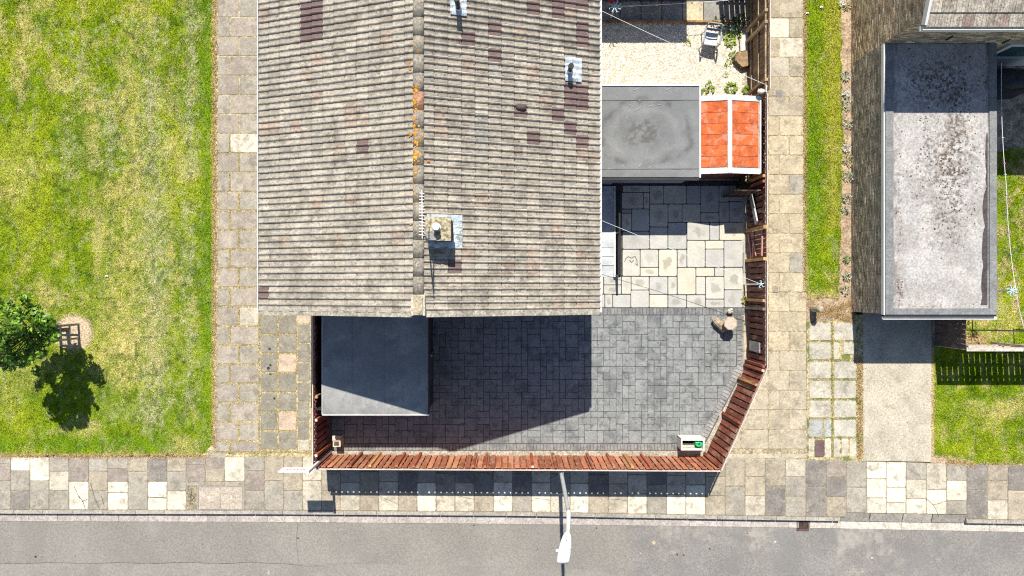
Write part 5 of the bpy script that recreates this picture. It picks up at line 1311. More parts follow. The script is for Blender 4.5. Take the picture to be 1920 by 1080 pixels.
p1 = W(1153, 12, 1.05); clothes_post(p1, 'star topped clothes post with red peg bag in the shaded patio', 8, .2, True)
p2 = W(1427, 533, 1.72); clothes_post(p2, 'slim clothes post with cross hooks against the dark east fence', 5, .11)
p3 = W(1898, 545, 2.1); clothes_post(p3, 'star topped clothes post standing in the neighbouring grass garden', 8, .17)
def line(name, pts, r, label, pegs=(), cols=((.6, .1, .5), (.2, .5, .7), (.7, .7, .7), (.2, .55, .15))):
    t = thing(name, label, 'washing line', pts[0])
    P = []
    for a, b in zip(pts[:-1], pts[1:]):
        a = Vector(a); b = Vector(b)
        for k in range(8):
            q = a.lerp(b, k / 8); q.z -= .18 * (k / 8) * (1 - k / 8) * 2; P.append(q)
    P.append(Vector(pts[-1]))
    MB().path(P, r, 5).build('cord', m_line, t)
    for i, f in enumerate(pegs):
        k = f * (len(P) - 1); j = min(int(k), len(P) - 2); q = P[j].lerp(P[j + 1], k - j); c = cols[i % len(cols)]
        MB().box(q.x - .035, q.y - .01, q.z - .05, q.x + .035, q.y + .012, q.z + .02).build('peg', mat('peg_%d' % (i % len(cols)), c, var=0, fine=0, bump=0, rough=.5), t)
line('washing_line', [W(1124, 412, 2.2), p2 + Vector((0, 0, .02))], .007, 'white line strung from the house wall across the slab patio')
line('washing_line', [W(1127, 20, 2.2), W(1434, 158, 2.0)], .008, 'white line crossing the gravel yard from house to tall fence')
line('washing_line', [p1, W(1420, -4, 1.1)], .009, 'pegged line along the top edge from the star topped post', (.12, .2, .3, .4, .55), ((.5, .5, .5), (.6, .1, .5), (.5, .5, .5), (.6, .1, .5)))
line('washing_line', [W(1878, 118, 2.2), W(1887, 350, 2.1), p3 + Vector((.12, 0, 0)), W(1935, 660, 2.1)], .009, 'long pegged line running down the neighbouring garden', (.12, .13, .2, .27, .3, .36, .42, .48, .55, .6, .66, .72, .8, .86), ((.2, .55, .15), (.2, .55, .15), (.6, .6, .6), (.2, .5, .7)))
# floodlight on the fence
fl_ = thing('fence_light', 'white floodlight on bracket above the tall brown fence', 'light', W(1437, 168, 1.95))
MB().blob(W(1427, 171, 2.05), .13, .085, .07, 2, .06).build('lamp_head', m_white, fl_, smooth=True)
MB().path([W(1429, 171, 2.05), W(1437, 172, 2.02), W(1438, 160, 1.97)], .014, 6).build('bracket', m_white, fl_)

# plastic garden chair
m_chair = mat('grey_plastic', (.36, .38, .42), var=.08, fine=.08, bump=0, rough=.35, spec=.5)
m_chw = mat('pale_seat_plastic', (.55, .58, .64), var=.06, fine=.05, bump=0, rough=.3, spec=.5)
cc_ = W(1327, 80, 0); cc_.z = 0
chr_ = thing('garden_chair', 'grey plastic garden chair with open back on the white gravel', 'chair', cc_)
R_ = Matrix.Rotation(math.radians(-8), 3, 'Z')
def cp(x, y, z): return cc_ + R_ @ Vector((x, y, z))
mb = MB(); n = 7; vs = []
for j in range(n + 1):
    for i in range(n + 1):
        u, v = i / n - .5, j / n - .5
        vs.append(cp(u * .46 * (1 - .12 * (v + .5)), v * .46, .42 - .03 * (1 - 4 * u * u) * (1 - 4 * v * v) + .02 * (v < -.4)))
mb.add(vs, [(j * (n + 1) + i, j * (n + 1) + i + 1, (j + 1) * (n + 1) + i + 1, (j + 1) * (n + 1) + i) for j in range(n) for i in range(n)])
so = mb.build('seat', m_chw, chr_, smooth=True)
sm = so.modifiers.new('solid', 'SOLIDIFY'); sm.thickness = .02
MB().path([cp(-.24, .2, .42), cp(-.26, .27, .62), cp(-.25, .33, .86), cp(-.17, .35, .9), cp(.17, .35, .9), cp(.25, .33, .86), cp(.26, .27, .62), cp(.24, .2, .42)], [.022] * 8, 8).build('back_frame', m_chair, chr_)
MB().beam(cp(-.24, .25, .58), cp(.24, .25, .58), .02, .16).build('backrest', mat('navy_band', (.02, .03, .12), var=.05, fine=.05, bump=0, rough=.4), chr_)
for s in (-1, 1):
    MB().path([cp(s * .27, -.22, .63), cp(s * .275, 0, .65), cp(s * .26, .27, .66)], [.028, .03, .024], 8).build('armrest', m_chair, chr_)
    MB().path([cp(s * .27, -.22, .63), cp(s * .25, -.24, .3), cp(s * .27, -.27, 0)], [.022, .022, .018], 8).build('leg', m_chair, chr_)
    MB().path([cp(s * .24, .2, .42), cp(s * .27, .27, 0)], [.022, .018], 8).build('leg', m_chair, chr_)
# stump, white paving piece
def stump(c, r, h, label, name='tree_stump', cat='stump', m=None):
    t = thing(name, label, cat, c); vs = []; n = 16; rr = random.Random(9)
    n = 26; ks = [1 + rr.uniform(-.12, .14) for _ in range(n)]
    for z, s in ((0, 1.12), (h * .5, 1.0), (h, .96)):
        for i in range(n):
            a = 2 * PI * i / n; vs.append((c.x + r * ks[i] * s * math.cos(a), c.y + r * .92 * ks[i] * s * math.sin(a), z))
    fs = [(k * n + i, k * n + (i + 1) % n, (k + 1) * n + (i + 1) % n, (k + 1) * n + i) for k in range(2) for i in range(n)]
    MB().add(vs, fs).build('bark', mat('bark', (.12, .085, .06), var=.3, vs=10, fine=.3, bump=.6), t)
    MB().prism([(v[0], v[1]) for v in vs[2 * n:]], h - .01, h + .004).build('cut_face', m or mat('cut_wood', (.27, .19, .12), var=.25, vs=6, fine=.25, fs=25, bump=.4, stains=[((.4, .26, .08), 3, .55, .68, .5)]), t)
    return t
c = W(1391, 113, 0); stump(c, .30, .22, 'broad brown tree stump in gravel at the fence foot')
MB().box(wx(1389), wy(106), -.01, wx(1402), wy(62), .05).build('white_slab', mat('white_slab', (.66, .63, .57), var=.08, fine=.15, bump=.2), label='white slab lying on gravel above the stump', cat='slab')
pp = thing('metal_pole', 'thin dark pole standing beside the tree stump', 'pole', W(1385, 62, 0)); MB().tube(W(1385, 62, 0), W(1385, 62, 0) + Vector((0, 0, 1.15)), .02, n=8).build('shaft', m_dkm, pp); MB().blob(W(1385, 62, 0) + Vector((0, 0, 1.16)), .028, .028, .028, 1, .0).build('cap', m_dkm, pp)

# ------------------------------------------------------------------ plants
m_leaf = mat('leaf', src='attr', var=.15, vs=5, fine=.1, bump=0, rough=.55, spec=.3)
def leaves(mb, c, n, rad, h, size, pal, seed, up=.5):
    r = random.Random(seed)
    for _ in range(n):
        a = r.uniform(0, 2 * PI); d = rad * math.sqrt(r.random()); z = h * r.random()
        p = Vector((c[0] + d * math.cos(a), c[1] + d * math.sin(a), c[2] + z))
        dr = Vector((math.cos(a + r.uniform(-.7, .7)), math.sin(a + r.uniform(-.7, .7)), r.uniform(-.3, up))).normalized()
        s = Vector((-dr.y, dr.x, r.uniform(-.4, .4))).normalized(); L = size * r.uniform(.6, 1.3); w = L * .32
        q = r.uniform(.7, 1.3); cc = tuple(x * q for x in r.choice(pal))
        mb.add([p, p + dr * L * .5 + s * w, p + dr * L, p + dr * L * .5 - s * w], [(0, 1, 2, 3)], cc)
def plant(name, px, py, label, cat='plant', n=60, rad=.12, h=.15, size=.09, pal=((.09, .16, .02), (.14, .22, .03)), group=None, flower=None):
    c = W(px, py, 0); t = thing(name, label, cat, c, group)
    mb = MB(); leaves(mb, c, n, rad, h, size, pal, int(px * 7 + py)); mb.build('foliage', m_leaf, t)
    MB().tube(c, c + Vector((0, 0, max(.06, h * .6))), .008, .004, 5).build('stem', mat('stem', (.09, .12, .03), var=.1, fine=.1, bump=0), t)
    if flower:
        mb = MB(); leaves(mb, c + Vector((0, 0, h * .7)), flower[1], rad * .8, h * .5, size * .7, [flower[0]], 3); mb.build('flower', m_leaf, t)
    return t
WG = 'weeds in the gravel yard'
WEEDS = [(1369, 76, 60, .17, .11, 'largest spreading weed on the white gravel below the chair'), (1359, 66, 26, .1, .09, 'small weed on gravel right of the garden chair'), (1381, 64, 26, .09, .09, 'weed beside the thin dark pole on gravel'), (1374, 103, 30, .09, .08, 'weed on gravel just left of the tree stump'), (1365, 118, 24, .08, .08, 'low weed on gravel below left of the tree stump'),
         (1330, 160, 26, .1, .07, 'weed on gravel above the left end of the red shed roof'), (1333, 168, 24, .08, .08, 'weed touching the white shed edging'), (1370, 166, 56, .16, .11, 'star shaped weed on gravel above the shed ridge'), (1320, 172, 22, .08, .08, 'weed in the angle of felt roof and shed'), (1290, 80, 22, .1, .06, 'yellowish weed left of the garden chair'),
         (1402, 172, 60, .13, .1, 'dense weed between shed corner and tall brown fence'), (1360, 140, 12, .06, .06, 'tiny weed in the middle of the lower gravel'), (1342, 85, 14, .07, .06, 'small weed at the front leg of the chair')]
for (a, b, n, r, s, lb_) in WEEDS:
    plant('weed', a, b, lb_, 'weed', n, r, .1, s, ((.2, .28, .03), (.12, .2, .02), (.28, .34, .06)), WG)
for (a, b, n, lb_) in ((1372, 50, 70, 'dark leafy shrub in the striped shade between chair and tall fence'), (1346, 46, 40, 'low dark shrub in shade right behind the garden chair'), (1386, 40, 60, 'dark shrub against the tall brown fence at the top')):
    plant('shrub', a, b, lb_, 'shrub', n, .2, .3, .09, ((.04, .09, .03), (.03, .07, .03)), 'shaded shrubs at the gravel yard edge')
SP_ = [(1585, 142, .22, 'silver'), (1587, 178, .14, 'white'), (1588, 196, .24, 'silver'), (1590, 232, .2, 'silver'), (1586, 278, .16, 'white'), (1590, 300, .2, 'olive'), (1589, 330, .22, 'silver'), (1586, 372, .16, 'silver'), (1584, 394, .18, 'silver'), (1588, 486, .17, 'green'), (1586, 518, .14, 'silver'), (1585, 542, .18, 'silver'), (1588, 12, .14, 'olive'), (1577, 8, .1, 'white')]
PL = {'silver': ((.28, .33, .24), (.2, .25, .16), (.4, .43, .36), (.17, .2, .1)), 'white': ((.6, .6, .56), (.4, .42, .36)), 'green': ((.1, .2, .05), (.16, .28, .08)), 'olive': ((.2, .22, .08), (.28, .27, .12))}
NM = {'silver': 'silver leaved', 'white': 'white flowering', 'green': 'mid green', 'olive': 'olive green'}
WHERE = ['by the house corner', 'below the house corner', 'opposite the upper garage roof', 'beside the upper garage wall', 'below the first silver shrubs', 'with thin stems mid wall', 'at the widest grass', 'beside the mid garage wall', 'second by the mid garage wall', 'alone in bare soil', 'above the lowest silver one', 'lowest near the bollard', 'at the very top edge', 'smallest at the top edge']
for (a, b, r, k), wh in zip(SP_, WHERE):
    plant('border_plant', a, b, '%s plant in the wall border %s' % (NM[k], wh), 'plant', int(22 + r * 210), r * random.uniform(.5, .9), .14, .06, PL[k], 'plants along the brick wall border')
plant('shrub', 1392, 346, 'dark bush in the corner between shed and fence', 'shrub', 120, .2, .4, .09, ((.05, .09, .02), (.07, .1, .03)))
plant('border_plant', 1396, 563, 'yellowish weed at the foot of the dark east fence', 'weed', 50, .1, .1, .07, ((.35, .33, .06), (.2, .24, .03)))
# ------------------------------------------------------------------ small things on the drive
bx = thing('display_box', 'white box with dark open compartment on the drive corner', 'box', W(1296, 838, 0))
bz = .62; k = (H - bz) / H
# top rim in photo pixels 1276..1321 x 821..845
x0, x1, y0, y1 = wx(1277, bz), wx(1321, bz), wy(844.5, bz), wy(822, bz)
t_ = .045
m_bw = mat('white_painted_wood', (.68, .68, .65), var=.08, vs=6, fine=.1, bump=.1)
MB().box(x0, y1 - .075, bz - .04, x1, y1, bz).build('top_board', m_bw, bx)
MB().box(x0, y0, bz - .04, x1, y0 + .05, bz + .002).build('front_rim', m_bw, bx)
for xa, xb in ((x0, x0 + t_), (x1 - t_, x1)): MB().box(xa, y0 + .051, .02, xb, y1 - .076, bz - .002).build('side_panel', m_bw, bx)
MB().box(x0 + .002, y1 - .03, .02, x1 - .002, y1 - .002, bz - .041).build('back_panel', m_bw, bx)
MB().box(x0 + .002, y0 + .002, .02, x1 - .002, y0 + .03, bz - .041).build('front_panel', m_bw, bx)
MB().box(x0 + t_, y0 + .03, .02, x1 - t_, y1 - .03, .05).build('floor', mat('dark_felt_floor', (.03, .032, .03), var=.2, fine=.3, bump=.2), bx)
MB().box(x0 + t_, y0 + .05, .3, x1 - t_ - .2, y0 + .17, .33).build('shelf', mat('cream_shelf', (.5, .49, .42), var=.1, fine=.1, bump=.1), bx)
cg = W(1310.5, 832, .5); go = thing('watering_can', 'bright green plastic can inside the white box', 'can', (cg.x, cg.y, .05))
m_gr = mat('green_plastic', (.01, .5, .16), var=.1, fine=.05, bump=0, rough=.35, spec=.5)
MB().path([(cg.x, cg.y, .05), (cg.x, cg.y, .4), (cg.x, cg.y, .5), (cg.x, cg.y, .53)], [.1, .12, .115, .06], 12).build('body', m_gr, go, smooth=False)
MB().path([(cg.x + .08, cg.y + .02, .3), (cg.x + .17, cg.y + .04, .5), (cg.x + .18, cg.y + .06, .54)], [.03, .022, .035], 8).build('spout', m_gr, go)
MB().path([(cg.x - .09, cg.y, .25), (cg.x - .15, cg.y + .02, .4), (cg.x - .12, cg.y + .05, .53), (cg.x - .02, cg.y + .04, .55)], [.015] * 4, 8).build('handle', m_gr, go)
MB().tube((cg.x, cg.y, .528), (cg.x, cg.y, .534), .034, n=10).build('mouth', m_dkm, go)
# lantern / bird table by the fence corner
lx, ly = wx(630, .55), wy(828, .55)
lt = thing('garden_lantern', 'small cream wooden lantern in the fence corner of the drive', 'lantern', (lx, ly, 0))
m_cr = mat('cream_wood', (.62, .52, .36), var=.15, vs=6, fine=.15, bump=.2); m_pk = mat('pale_roof_wood', (.6, .5, .42), var=.1, fine=.1, bump=.1)
MB().box(lx - .13, ly - .2, 0, lx + .13, ly + .03, .05).build('base', m_cr, lt)
for sx in (-.115, .085):
    for sy in (-.19, 0.0): MB().box(lx + sx, ly + sy, .05, lx + sx + .03, ly + sy + .03, .42).build('corner_post', m_cr, lt)
MB().box(lx - .13, ly - .2, .42, lx + .13, ly + .035, .45).build('top_frame', m_cr, lt)
MB().box(lx - .09, ly - .16, .45, lx + .08, ly - .02, .456).build('glass_top', mat('lantern_glass', (.1, .09, .08), var=.3, vs=10, fine=.2, bump=0, rough=.2), lt)
MB().beam((lx - .14, ly + .1, .47), (lx + .13, ly + .1, .47), .16, .035).build('roof', m_pk, lt)
MB().box(lx - .13, ly + .06, 0, lx - .1, ly + .14, .455).build('roof_post', m_cr, lt); MB().box(lx + .08, ly + .06, 0, lx + .11, ly + .14, .455).build('roof_post', m_cr, lt)
# octagonal stone table, driftwood log, small pale ornament
oc = W(1360.5, 604.5, 0); ot = thing('octagonal_table', 'small octagonal pinkish stone table at the drive edge', 'table', oc)
m_pst = mat('pink_stone', (.52, .42, .34), var=.1, vs=8, fine=.15, bump=.2)
def octo(r, z0, z1, mb): return mb.prism([(oc.x + r * math.cos(2 * PI * (i + .5) / 8), oc.y + r * math.sin(2 * PI * (i + .5) / 8)) for i in range(8)], z0, z1)
octo(.24, .53, .58, MB()).build('table_top', mat('dark_rim_stone', (.34, .28, .23), var=.1, fine=.2, bump=.2), ot); octo(.21, .58, .586, MB()).build('top_face', m_pst, ot)
MB().path([(oc.x, oc.y, .0), (oc.x, oc.y, .1), (oc.x, oc.y, .2), (oc.x, oc.y, .53)], [.14, .13, .07, .09], 10).build('pedestal', m_pst, ot)
lg = thing('driftwood_log', 'pale shaggy driftwood log lying beside the octagonal table', 'log', W(1347, 610, .1))
m_log = mat('driftwood', (.44, .36, .26), var=.35, vs=8, fine=.35, fs=25, bump=.8, stains=[((.14, .1, .07), 8, .5, .62, .6)])
MB().path([W(1337, 597, 0) + Vector((0, 0, .16)), W(1342, 603, 0) + Vector((0, 0, .19)), W(1350, 611, 0) + Vector((0, 0, .17)), W(1357, 619, 0) + Vector((0, 0, .13))], [.11, .15, .14, .11], 9).build('trunk', m_log, lg)
for (a, b, c, d) in ((1338, 598, 1335, 603), (1344, 604, 1349, 601), (1350, 612, 1345, 615), (1355, 616, 1360, 614)):
    MB().path([W(a, b, 0) + Vector((0, 0, .18)), W(c, d, 0) + Vector((0, 0, .16))], [.06, .02], 6).build('snag', m_log, lg)
sk = thing('stone_ornament', 'small round cream stone ornament above the octagonal table', 'ornament', W(1367, 584, 0))
p = W(1367, 584, 0); m_sk = mat('cream_stone', (.6, .57, .48), var=.12, vs=10, fine=.15, bump=.3)
MB().blob(p + Vector((0, 0, .1)), .11, .1, .1, 4, .1).build('body', m_sk, sk, smooth=True); MB().blob(p + Vector((.03, .07, .17)), .06, .05, .06, 5, .1).build('head', m_sk, sk, smooth=True)
MB().blob(p + Vector((0, -.07, .15)), .05, .02, .05, 6, .05).build('hollow', m_dkm, sk, smooth=True)
# plaque on the dark east fence
pl = thing('notice_board', 'grey weathered square board fixed to the dark east fence', 'board', (ec[0] - .06, wy(646), .3))
xg = ec[0] - .055
MB().box(xg - .02, wy(655), .35, xg, wy(637), 1.38).build('board', mat('grey_weathered', (.42, .4, .37), var=.2, vs=6, fine=.25, bump=.3), pl)
for z in (.4, 1.3): MB().box(xg - .03, wy(653), z, xg - .0205, wy(639), z + .05).build('batten', mat('grey_batten', (.3, .29, .27), var=.1, fine=.2, bump=.2), pl)

# ------------------------------------------------------------------ estate agent board on its post at the fence corner
SZ = 2.85
pb = Vector((wx(620.5), wy(846), 0)); sg = thing('sale_board', 'white sale board on tall white post at the fence corner', 'sign', pb)
MB().box(pb.x - .04, pb.y - .04, 0, pb.x + .04, pb.y + .04, SZ).build('post', m_white, sg)
bx0, by0 = pb.x - .045, pb.y - .0; bl = 52 * (H - SZ) / F * 1.04
bd = MB().box(bx0 - bl, by0 - .012, SZ - .55, bx0, by0 + .012, SZ - .02).build('board', mat('sign_white', (.78, .78, .77), var=.03, fine=.03, bump=0, rough=.4), sg)
m_mag = mat('magenta_print', (.6, .2, .42), var=.1, fine=0, bump=0)
for i, (w, h) in enumerate(((.055, .1), (.04, .12), (.06, .09), (.05, .11), (.06, .08), (.04, .1))):
    a = bx0 - bl * .78 + i * .105
    MB().box(a, by0 + .0125, SZ - .34, a + w, by0 + .0145, SZ - .34 + h).build('print_mark', m_mag, bd)
for i in range(5):
    a = bx0 - bl * .22 + i * .035; MB().box(a, by0 + .0125, SZ - .26, a + .022, by0 + .0145, SZ - .225).build('print_mark', mat('grey_print', (.3, .3, .32), var=0, fine=0, bump=0), bd)

# ------------------------------------------------------------------ street lamp
lb = W(1047, 866, 0); lp = thing('street_lamp', 'white street lamp with curved arm reaching over the road', 'street lamp', lb)
LZ = 5.6; top = W(1066, 961, LZ)
m_col = mat('lamp_column', (.46, .48, .5), var=.06, fine=.06, bump=0, rough=.45)
m_lwh = mat('lamp_head_white', (.8, .8, .8), var=.02, fine=.02, bump=0, rough=.35)
MB().path([lb, lb + Vector((0, 0, 1.4)), lb + Vector((0, 0, 1.42)), lb.lerp(top, .98)], [.09, .09, .065, .055], 12).build('column', m_col, lp, smooth=False)
arm = [lb.lerp(top, .97), top, W(1066, 972, LZ + .12), W(1065.5, 986, LZ + .17), W(1064.5, 1002, LZ + .2)]
MB().path(arm, [.06, .058, .052, .05, .05], 10).build('arm', m_lwh, lp, smooth=True)
hz = LZ + .22; hs = [(998, 3.5, .04), (1003, 7.2, .07), (1014, 10, .1), (1025, 11.6, .11), (1040, 12.4, .1), (1051, 12.2, .08), (1055.5, 10.6, .05)]
vs = []; n = 12
for (py, w, hh) in hs:
    cx_ = 1064 - (py - 998) * .155
    for i in range(n):
        a = 2 * PI * i / n
        sx = math.copysign(abs(math.cos(a)) ** .6, math.cos(a)); sz = math.copysign(abs(math.sin(a)) ** .7, math.sin(a))
        vs.append((wx(cx_, hz) + w * sx * (H - hz) / F, wy(py, hz), hz + hh * sz))
fs = [(k * n + i, k * n + (i + 1) % n, (k + 1) * n + (i + 1) % n, (k + 1) * n + i) for k in range(len(hs) - 1) for i in range(n)] + [tuple(range(n - 1, -1, -1)), tuple((len(hs) - 1) * n + i for i in range(n))]
ho = MB().add(vs, fs).build('lamp_head', m_lwh, lp, smooth=True)
MB().box(wx(1042, hz), wy(1033.5, hz), hz - .02, wx(1048, hz), wy(1030, hz), hz + .03).build('photocell', m_lwh, ho)
MB().beam(W(1049, 1028.6, hz + .102), W(1070, 1029.4, hz + .102), .012, .02).build('lid_joint', mat('grey_seam', (.5, .5, .5), var=0, fine=0, bump=0), ho)
MB().tube(W(1062, 1013.5, hz + .085), W(1062, 1013.5, hz + .11), .014, n=8).build('screw', m_dkm, ho)

# ------------------------------------------------------------------ bollard
bo = W(1524, 578.5, 0); bt_ = thing('bollard', 'short concrete bollard at the end of the grass verge', 'bollard', bo)
m_bol = mat('bollard_concrete', (.4, .35, .27), var=.15, vs=6, fine=.25, bump=.4)
MB().path([bo, bo + Vector((0, 0, .62)), bo + Vector((0, 0, .68)), bo + Vector((0, 0, .7))], [.115, .11, .09, .05], 14).build('shaft', m_bol, bt_)
MB().path([bo + Vector((0, 0, .46)), bo + Vector((0, 0, .5))], .117, 14).build('band', mat('bollard_band', (.24, .21, .17), var=.1, fine=.1, bump=.1), bt_)

# ------------------------------------------------------------------ neighbour's timber fence and garden things
m_greyt = mat('greyed_timber', src='obj', var=.2, vs=4, fine=.25, fs=18, bump=.3)
nfx = wx(1752); nfy = wy(647)
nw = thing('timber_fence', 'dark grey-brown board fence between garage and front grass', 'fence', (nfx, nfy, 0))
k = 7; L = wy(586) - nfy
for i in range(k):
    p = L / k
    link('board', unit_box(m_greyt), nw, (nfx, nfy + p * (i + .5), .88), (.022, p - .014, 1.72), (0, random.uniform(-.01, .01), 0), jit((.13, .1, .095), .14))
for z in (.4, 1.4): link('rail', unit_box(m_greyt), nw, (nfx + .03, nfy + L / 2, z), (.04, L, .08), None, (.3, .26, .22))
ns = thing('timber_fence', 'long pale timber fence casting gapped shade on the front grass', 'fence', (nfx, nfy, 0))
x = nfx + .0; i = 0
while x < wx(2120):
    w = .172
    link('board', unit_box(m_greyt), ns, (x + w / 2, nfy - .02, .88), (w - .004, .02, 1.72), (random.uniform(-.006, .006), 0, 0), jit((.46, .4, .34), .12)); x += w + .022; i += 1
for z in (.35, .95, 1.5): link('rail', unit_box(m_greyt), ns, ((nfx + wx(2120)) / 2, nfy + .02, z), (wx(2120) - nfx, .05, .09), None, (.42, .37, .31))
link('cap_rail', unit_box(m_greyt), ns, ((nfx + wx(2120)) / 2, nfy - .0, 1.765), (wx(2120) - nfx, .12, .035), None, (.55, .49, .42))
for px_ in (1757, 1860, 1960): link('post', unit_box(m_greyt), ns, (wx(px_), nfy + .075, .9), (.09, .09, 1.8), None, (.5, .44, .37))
# border soil with plants and black pipe
br = thing('garden_pipe', 'black garden rail crossing the grass inside the pale fence', 'rail', (wx(1790), wy(620), 0))
MB().tube((wx(1795), wy(616), .9), (wx(2010), wy(620), .9), .022, n=6).build('bar', m_dkm, br)
for q in (1796, 1900, 2005): MB().tube((wx(q), wy(617), 0), (wx(q), wy(617), .9), .018, n=6).build('leg', m_dkm, br)
plant('flowering_plant', 1790, 612, 'pink flowering plant inside the pale timber fence', 'plant', 80, .16, .3, .09, ((.2, .2, .06), (.3, .26, .1)), flower=((.75, .25, .5), 60))
for (a, b, lb_) in ((1775, 600, 'dry weed against the garage corner inside the fence'), (1782, 622, 'dry weed in the inner corner of the timber fences'), (1800, 628, 'dry weed below the pink flowering plant'), (1812, 600, 'dry weed right of the pink flowering plant')):
    plant('border_plant', a, b, lb_, 'weed', 36, .12, .12, .08, ((.32, .3, .08), (.4, .33, .14), (.15, .2, .03)), 'dry weeds in the fence corner')
# covered barbecue, mower, pink flowers
q0 = W(1895, 150, 0)
cb = thing('covered_barbecue', 'barbecue under a black cover on the shaded patio', 'barbecue', q0)
bm = MB(); cx, cy = wx(1862), wy(163)
def ring(z, hx, hy, dx=0): return [(cx + dx + sx * hx, cy + sy * hy, z) for sx, sy in ((-1, -1), (0, -1.06), (1, -1), (1.04, 0), (1, 1), (0, 1.05), (-1, 1), (-1.04, 0))]
vs = ring(0, .62, .42) + ring(.5, .6, .38) + ring(.9, .66, .36) + ring(1.12, .5, .24) + ring(1.16, .3, .1)
bm.add(vs, [(k * 8 + i, k * 8 + (i + 1) % 8, (k + 1) * 8 + (i + 1) % 8, (k + 1) * 8 + i) for k in range(4) for i in range(8)] + [tuple(32 + i for i in range(8))])
bm.build('cover', mat('black_cover', (.035, .037, .045), var=.3, vs=5, fine=.1, bump=.5, bs=6, bd=.05, rough=.5), cb, smooth=True)
MB().path([(cx - .5, cy - .3, 1.0), (cx, cy - .42, .95), (cx + .5, cy - .3, 1.0)], .015, 6).build('cord', m_dkm, cb)
mw = thing('garden_mower', 'blue-grey garden mower parked on dark soil beside the garage', 'mower', W(1840, 230, 0))
m_bl = mat('blue_grey_plastic', (.1, .12, .17), var=.1, fine=.1, bump=0, rough=.4); mc = W(1842, 228, 0)
MB().blob(mc + Vector((0, 0, .2)), .2, .28, .12, 8, .06).build('deck', m_bl, mw, smooth=True)
MB().box(mc.x - .1, mc.y - .1, .28, mc.x + .1, mc.y + .1, .38).build('motor_cover', mat('pale_blue_plastic', (.35, .4, .5), var=.1, fine=.1, bump=0, rough=.4), mw)
for sx in (-1, 1):
    for sy in (-1, 1): MB().tube(mc + Vector((sx * .18, sy * .2, .08)), mc + Vector((sx * .24, sy * .2, .08)), .08, n=12).build('wheel', m_dkm, mw)
    MB().path([mc + Vector((sx * .15, .1, .25)), mc + Vector((sx * .18 + .25, -.25, .8))], .012, 6).build('handle_tube', m_alu, mw)
plant('flowering_plant', 1815, 200, 'magenta flowering plant at the garage foot', 'plant', 60, .14, .25, .09, ((.06, .1, .03),), flower=((.35, .02, .2), 70))
# litter
def litter(px, py, label, s=.05):
    p = W(px, py, 0); MB().add([(p.x - s, p.y - s * .4, .05), (p.x + s * .8, p.y - s * .5, .045), (p.x + s, p.y + s * .5, .06), (p.x - s * .6, p.y + s * .6, .055), (p.x, p.y, .085)], [(0, 1, 4), (1, 2, 4), (2, 3, 4), (3, 0, 4), (3, 2, 1, 0)]).build('litter', mat('white_paper', (.75, .75, .75), var=.05, fine=0, bump=0), label=label, cat='litter')
litter(201, 518, 'white scrap of litter on the big lawn', .06); litter(1539, 15, 'white scrap of litter on the grass verge near the top', .06); litter(1513, 26, 'crumpled pale litter at the path edge near the top', .06)
litter(1580, 178, 'white scrap of litter in the wall border', .05)

# ------------------------------------------------------------------ tree and its guard
tb = W(127, 618, 0); tr = thing('tree', 'small leafy green tree at the left edge of the lawn', 'tree', tb)
m_trunk = mat('tree_bark', (.13, .1, .07), var=.3, vs=10, fine=.3, bump=.6)
mb = MB().path([tb, tb + Vector((.02, .01, .8)), tb + Vector((-.02, 0, 1.6)), tb + Vector((.03, .03, 2.6)), tb + Vector((0, 0, 3.6))], [.075, .06, .055, .04, .012], 9)
mb.build('trunk', m_trunk, tr, smooth=True)
rr = random.Random(21); lobes = []
PRF = [(1.1, .2), (1.5, .4), (1.9, .62), (2.4, 1.05), (2.8, .9), (3.2, .75), (3.7, .6), (4.2, .25)]
for i in range(62):
    a = rr.uniform(0, 2 * PI); z = 1.45 + 2.65 * (i + rr.random()) / 62
    w = lerp(z, PRF); d = w * (.45 + .55 * math.sqrt(rr.random()))
    lobes.append((tb + Vector((d * math.cos(a), d * math.sin(a), z)), rr.uniform(.1, .3)))
lobes += [(tb + Vector((0, 0, z)), .3) for z in (2.0, 2.5, 3.0, 3.5, 3.9)] + [(tb + Vector((1.05, -.1, 2.35)), .16), (tb + Vector((-1.1, -.15, 2.4)), .18), (tb + Vector((-.9, .2, 2.55)), .2), (tb + Vector((.85, .05, 2.3)), .2), (tb + Vector((.25, 1.15, 2.6)), .17), (tb + Vector((.2, 1.0, 2.5)), .15), (tb + Vector((.45, -1.15, 2.3)), .16), (tb + Vector((.5, -1.3, 2.25)), .1), (tb + Vector((-.5, 1.0, 2.7)), .2)]
for i in range(44):
    z = rr.uniform(1.5, 4.1); a = rr.uniform(0, 2 * PI); d = lerp(z, PRF) * rr.uniform(1.0, 1.22); lobes.append((tb + Vector((d * math.cos(a), d * math.sin(a), z)), rr.uniform(.05, .11)))
limb = MB()
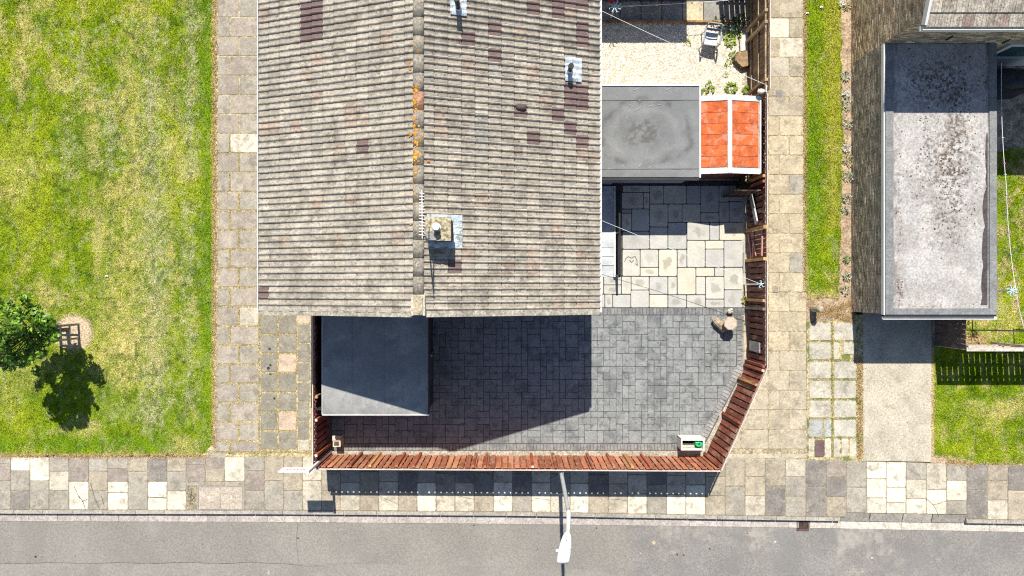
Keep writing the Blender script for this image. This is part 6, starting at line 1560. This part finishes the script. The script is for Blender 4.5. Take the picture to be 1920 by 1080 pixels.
for c, r in lobes[:34] + lobes[-30:]:
    s = tb + Vector((0, 0, max(1.2, c.z - .7))); limb.path([s, s.lerp(c, .55) + Vector((0, 0, .06)), c], [.028, .018, .007], 6)
limb.build('limb', m_trunk, tr)
V = []; Fq = []; C = []
for c, r in lobes:
    n = int(165 * (r / .3) ** 1.5)
    for _ in range(n):
        v = Vector((rr.gauss(0, 1), rr.gauss(0, 1), rr.gauss(0, 1))).normalized() * r * rr.random() ** .38
        v.z *= .85; p = c + v
        nrm = (v.normalized() + Vector((rr.uniform(-.7, .7), rr.uniform(-.7, .7), rr.uniform(.1, 1.1)))).normalized()
        a = nrm.cross(Vector((rr.uniform(-1, 1), rr.uniform(-1, 1), .2))).normalized(); b = nrm.cross(a)
        L = rr.uniform(.05, .1); w = L * .45; k = len(V)
        V += [p - a * L, p + b * w, p + a * L, p - b * w]; Fq.append((k, k + 1, k + 2, k + 3))
        q = rr.uniform(.65, 1.35); C.append((.07 * q, .165 * q, .012 * q) if rr.random() < .62 else (.2 * q, .33 * q, .022 * q))
tag(link('crown', np_mesh('crown', np.array([tuple(v) for v in V]), np.array(Fq), mat('tree_leaf', src='attr', var=.15, vs=3, fine=.0, bump=0, rough=.45, spec=.4), fcol=np.array(C)), tr))
tg = thing('tree_guard', 'weathered timber stakes and rails guarding the small tree', 'tree guard', tb)
m_stk = mat('weathered_stake', (.36, .33, .29), var=.25, vs=6, fine=.3, bump=.3); 
st = [(147, 608), (147, 634), (113, 608), (113, 634)]
for (a, b) in st:
    p = W(a, b, 0); MB().box(p.x - .035, p.y - .035, 0, p.x + .035, p.y + .035, 1.55).build('stake', m_stk, tg)
for z in (.5, 1.0, 1.45):
    for (i, j) in ((0, 1), (1, 3), (3, 2), (2, 0)):
        a, b = W(*st[i], 0), W(*st[j], 0); MB().beam(a + Vector((0, 0, z)), b + Vector((0, 0, z)), .03, .07).build('rail', m_stk, tg)
for (i, j) in ((0, 2), (1, 3)):
    a, b = W(*st[i], 0), W(*st[j], 0); MB().tube(a + Vector((0, 0, 1.3)), tb + Vector((0, 0, 1.25)), .02, n=6).build('strap', m_dkm, tg)
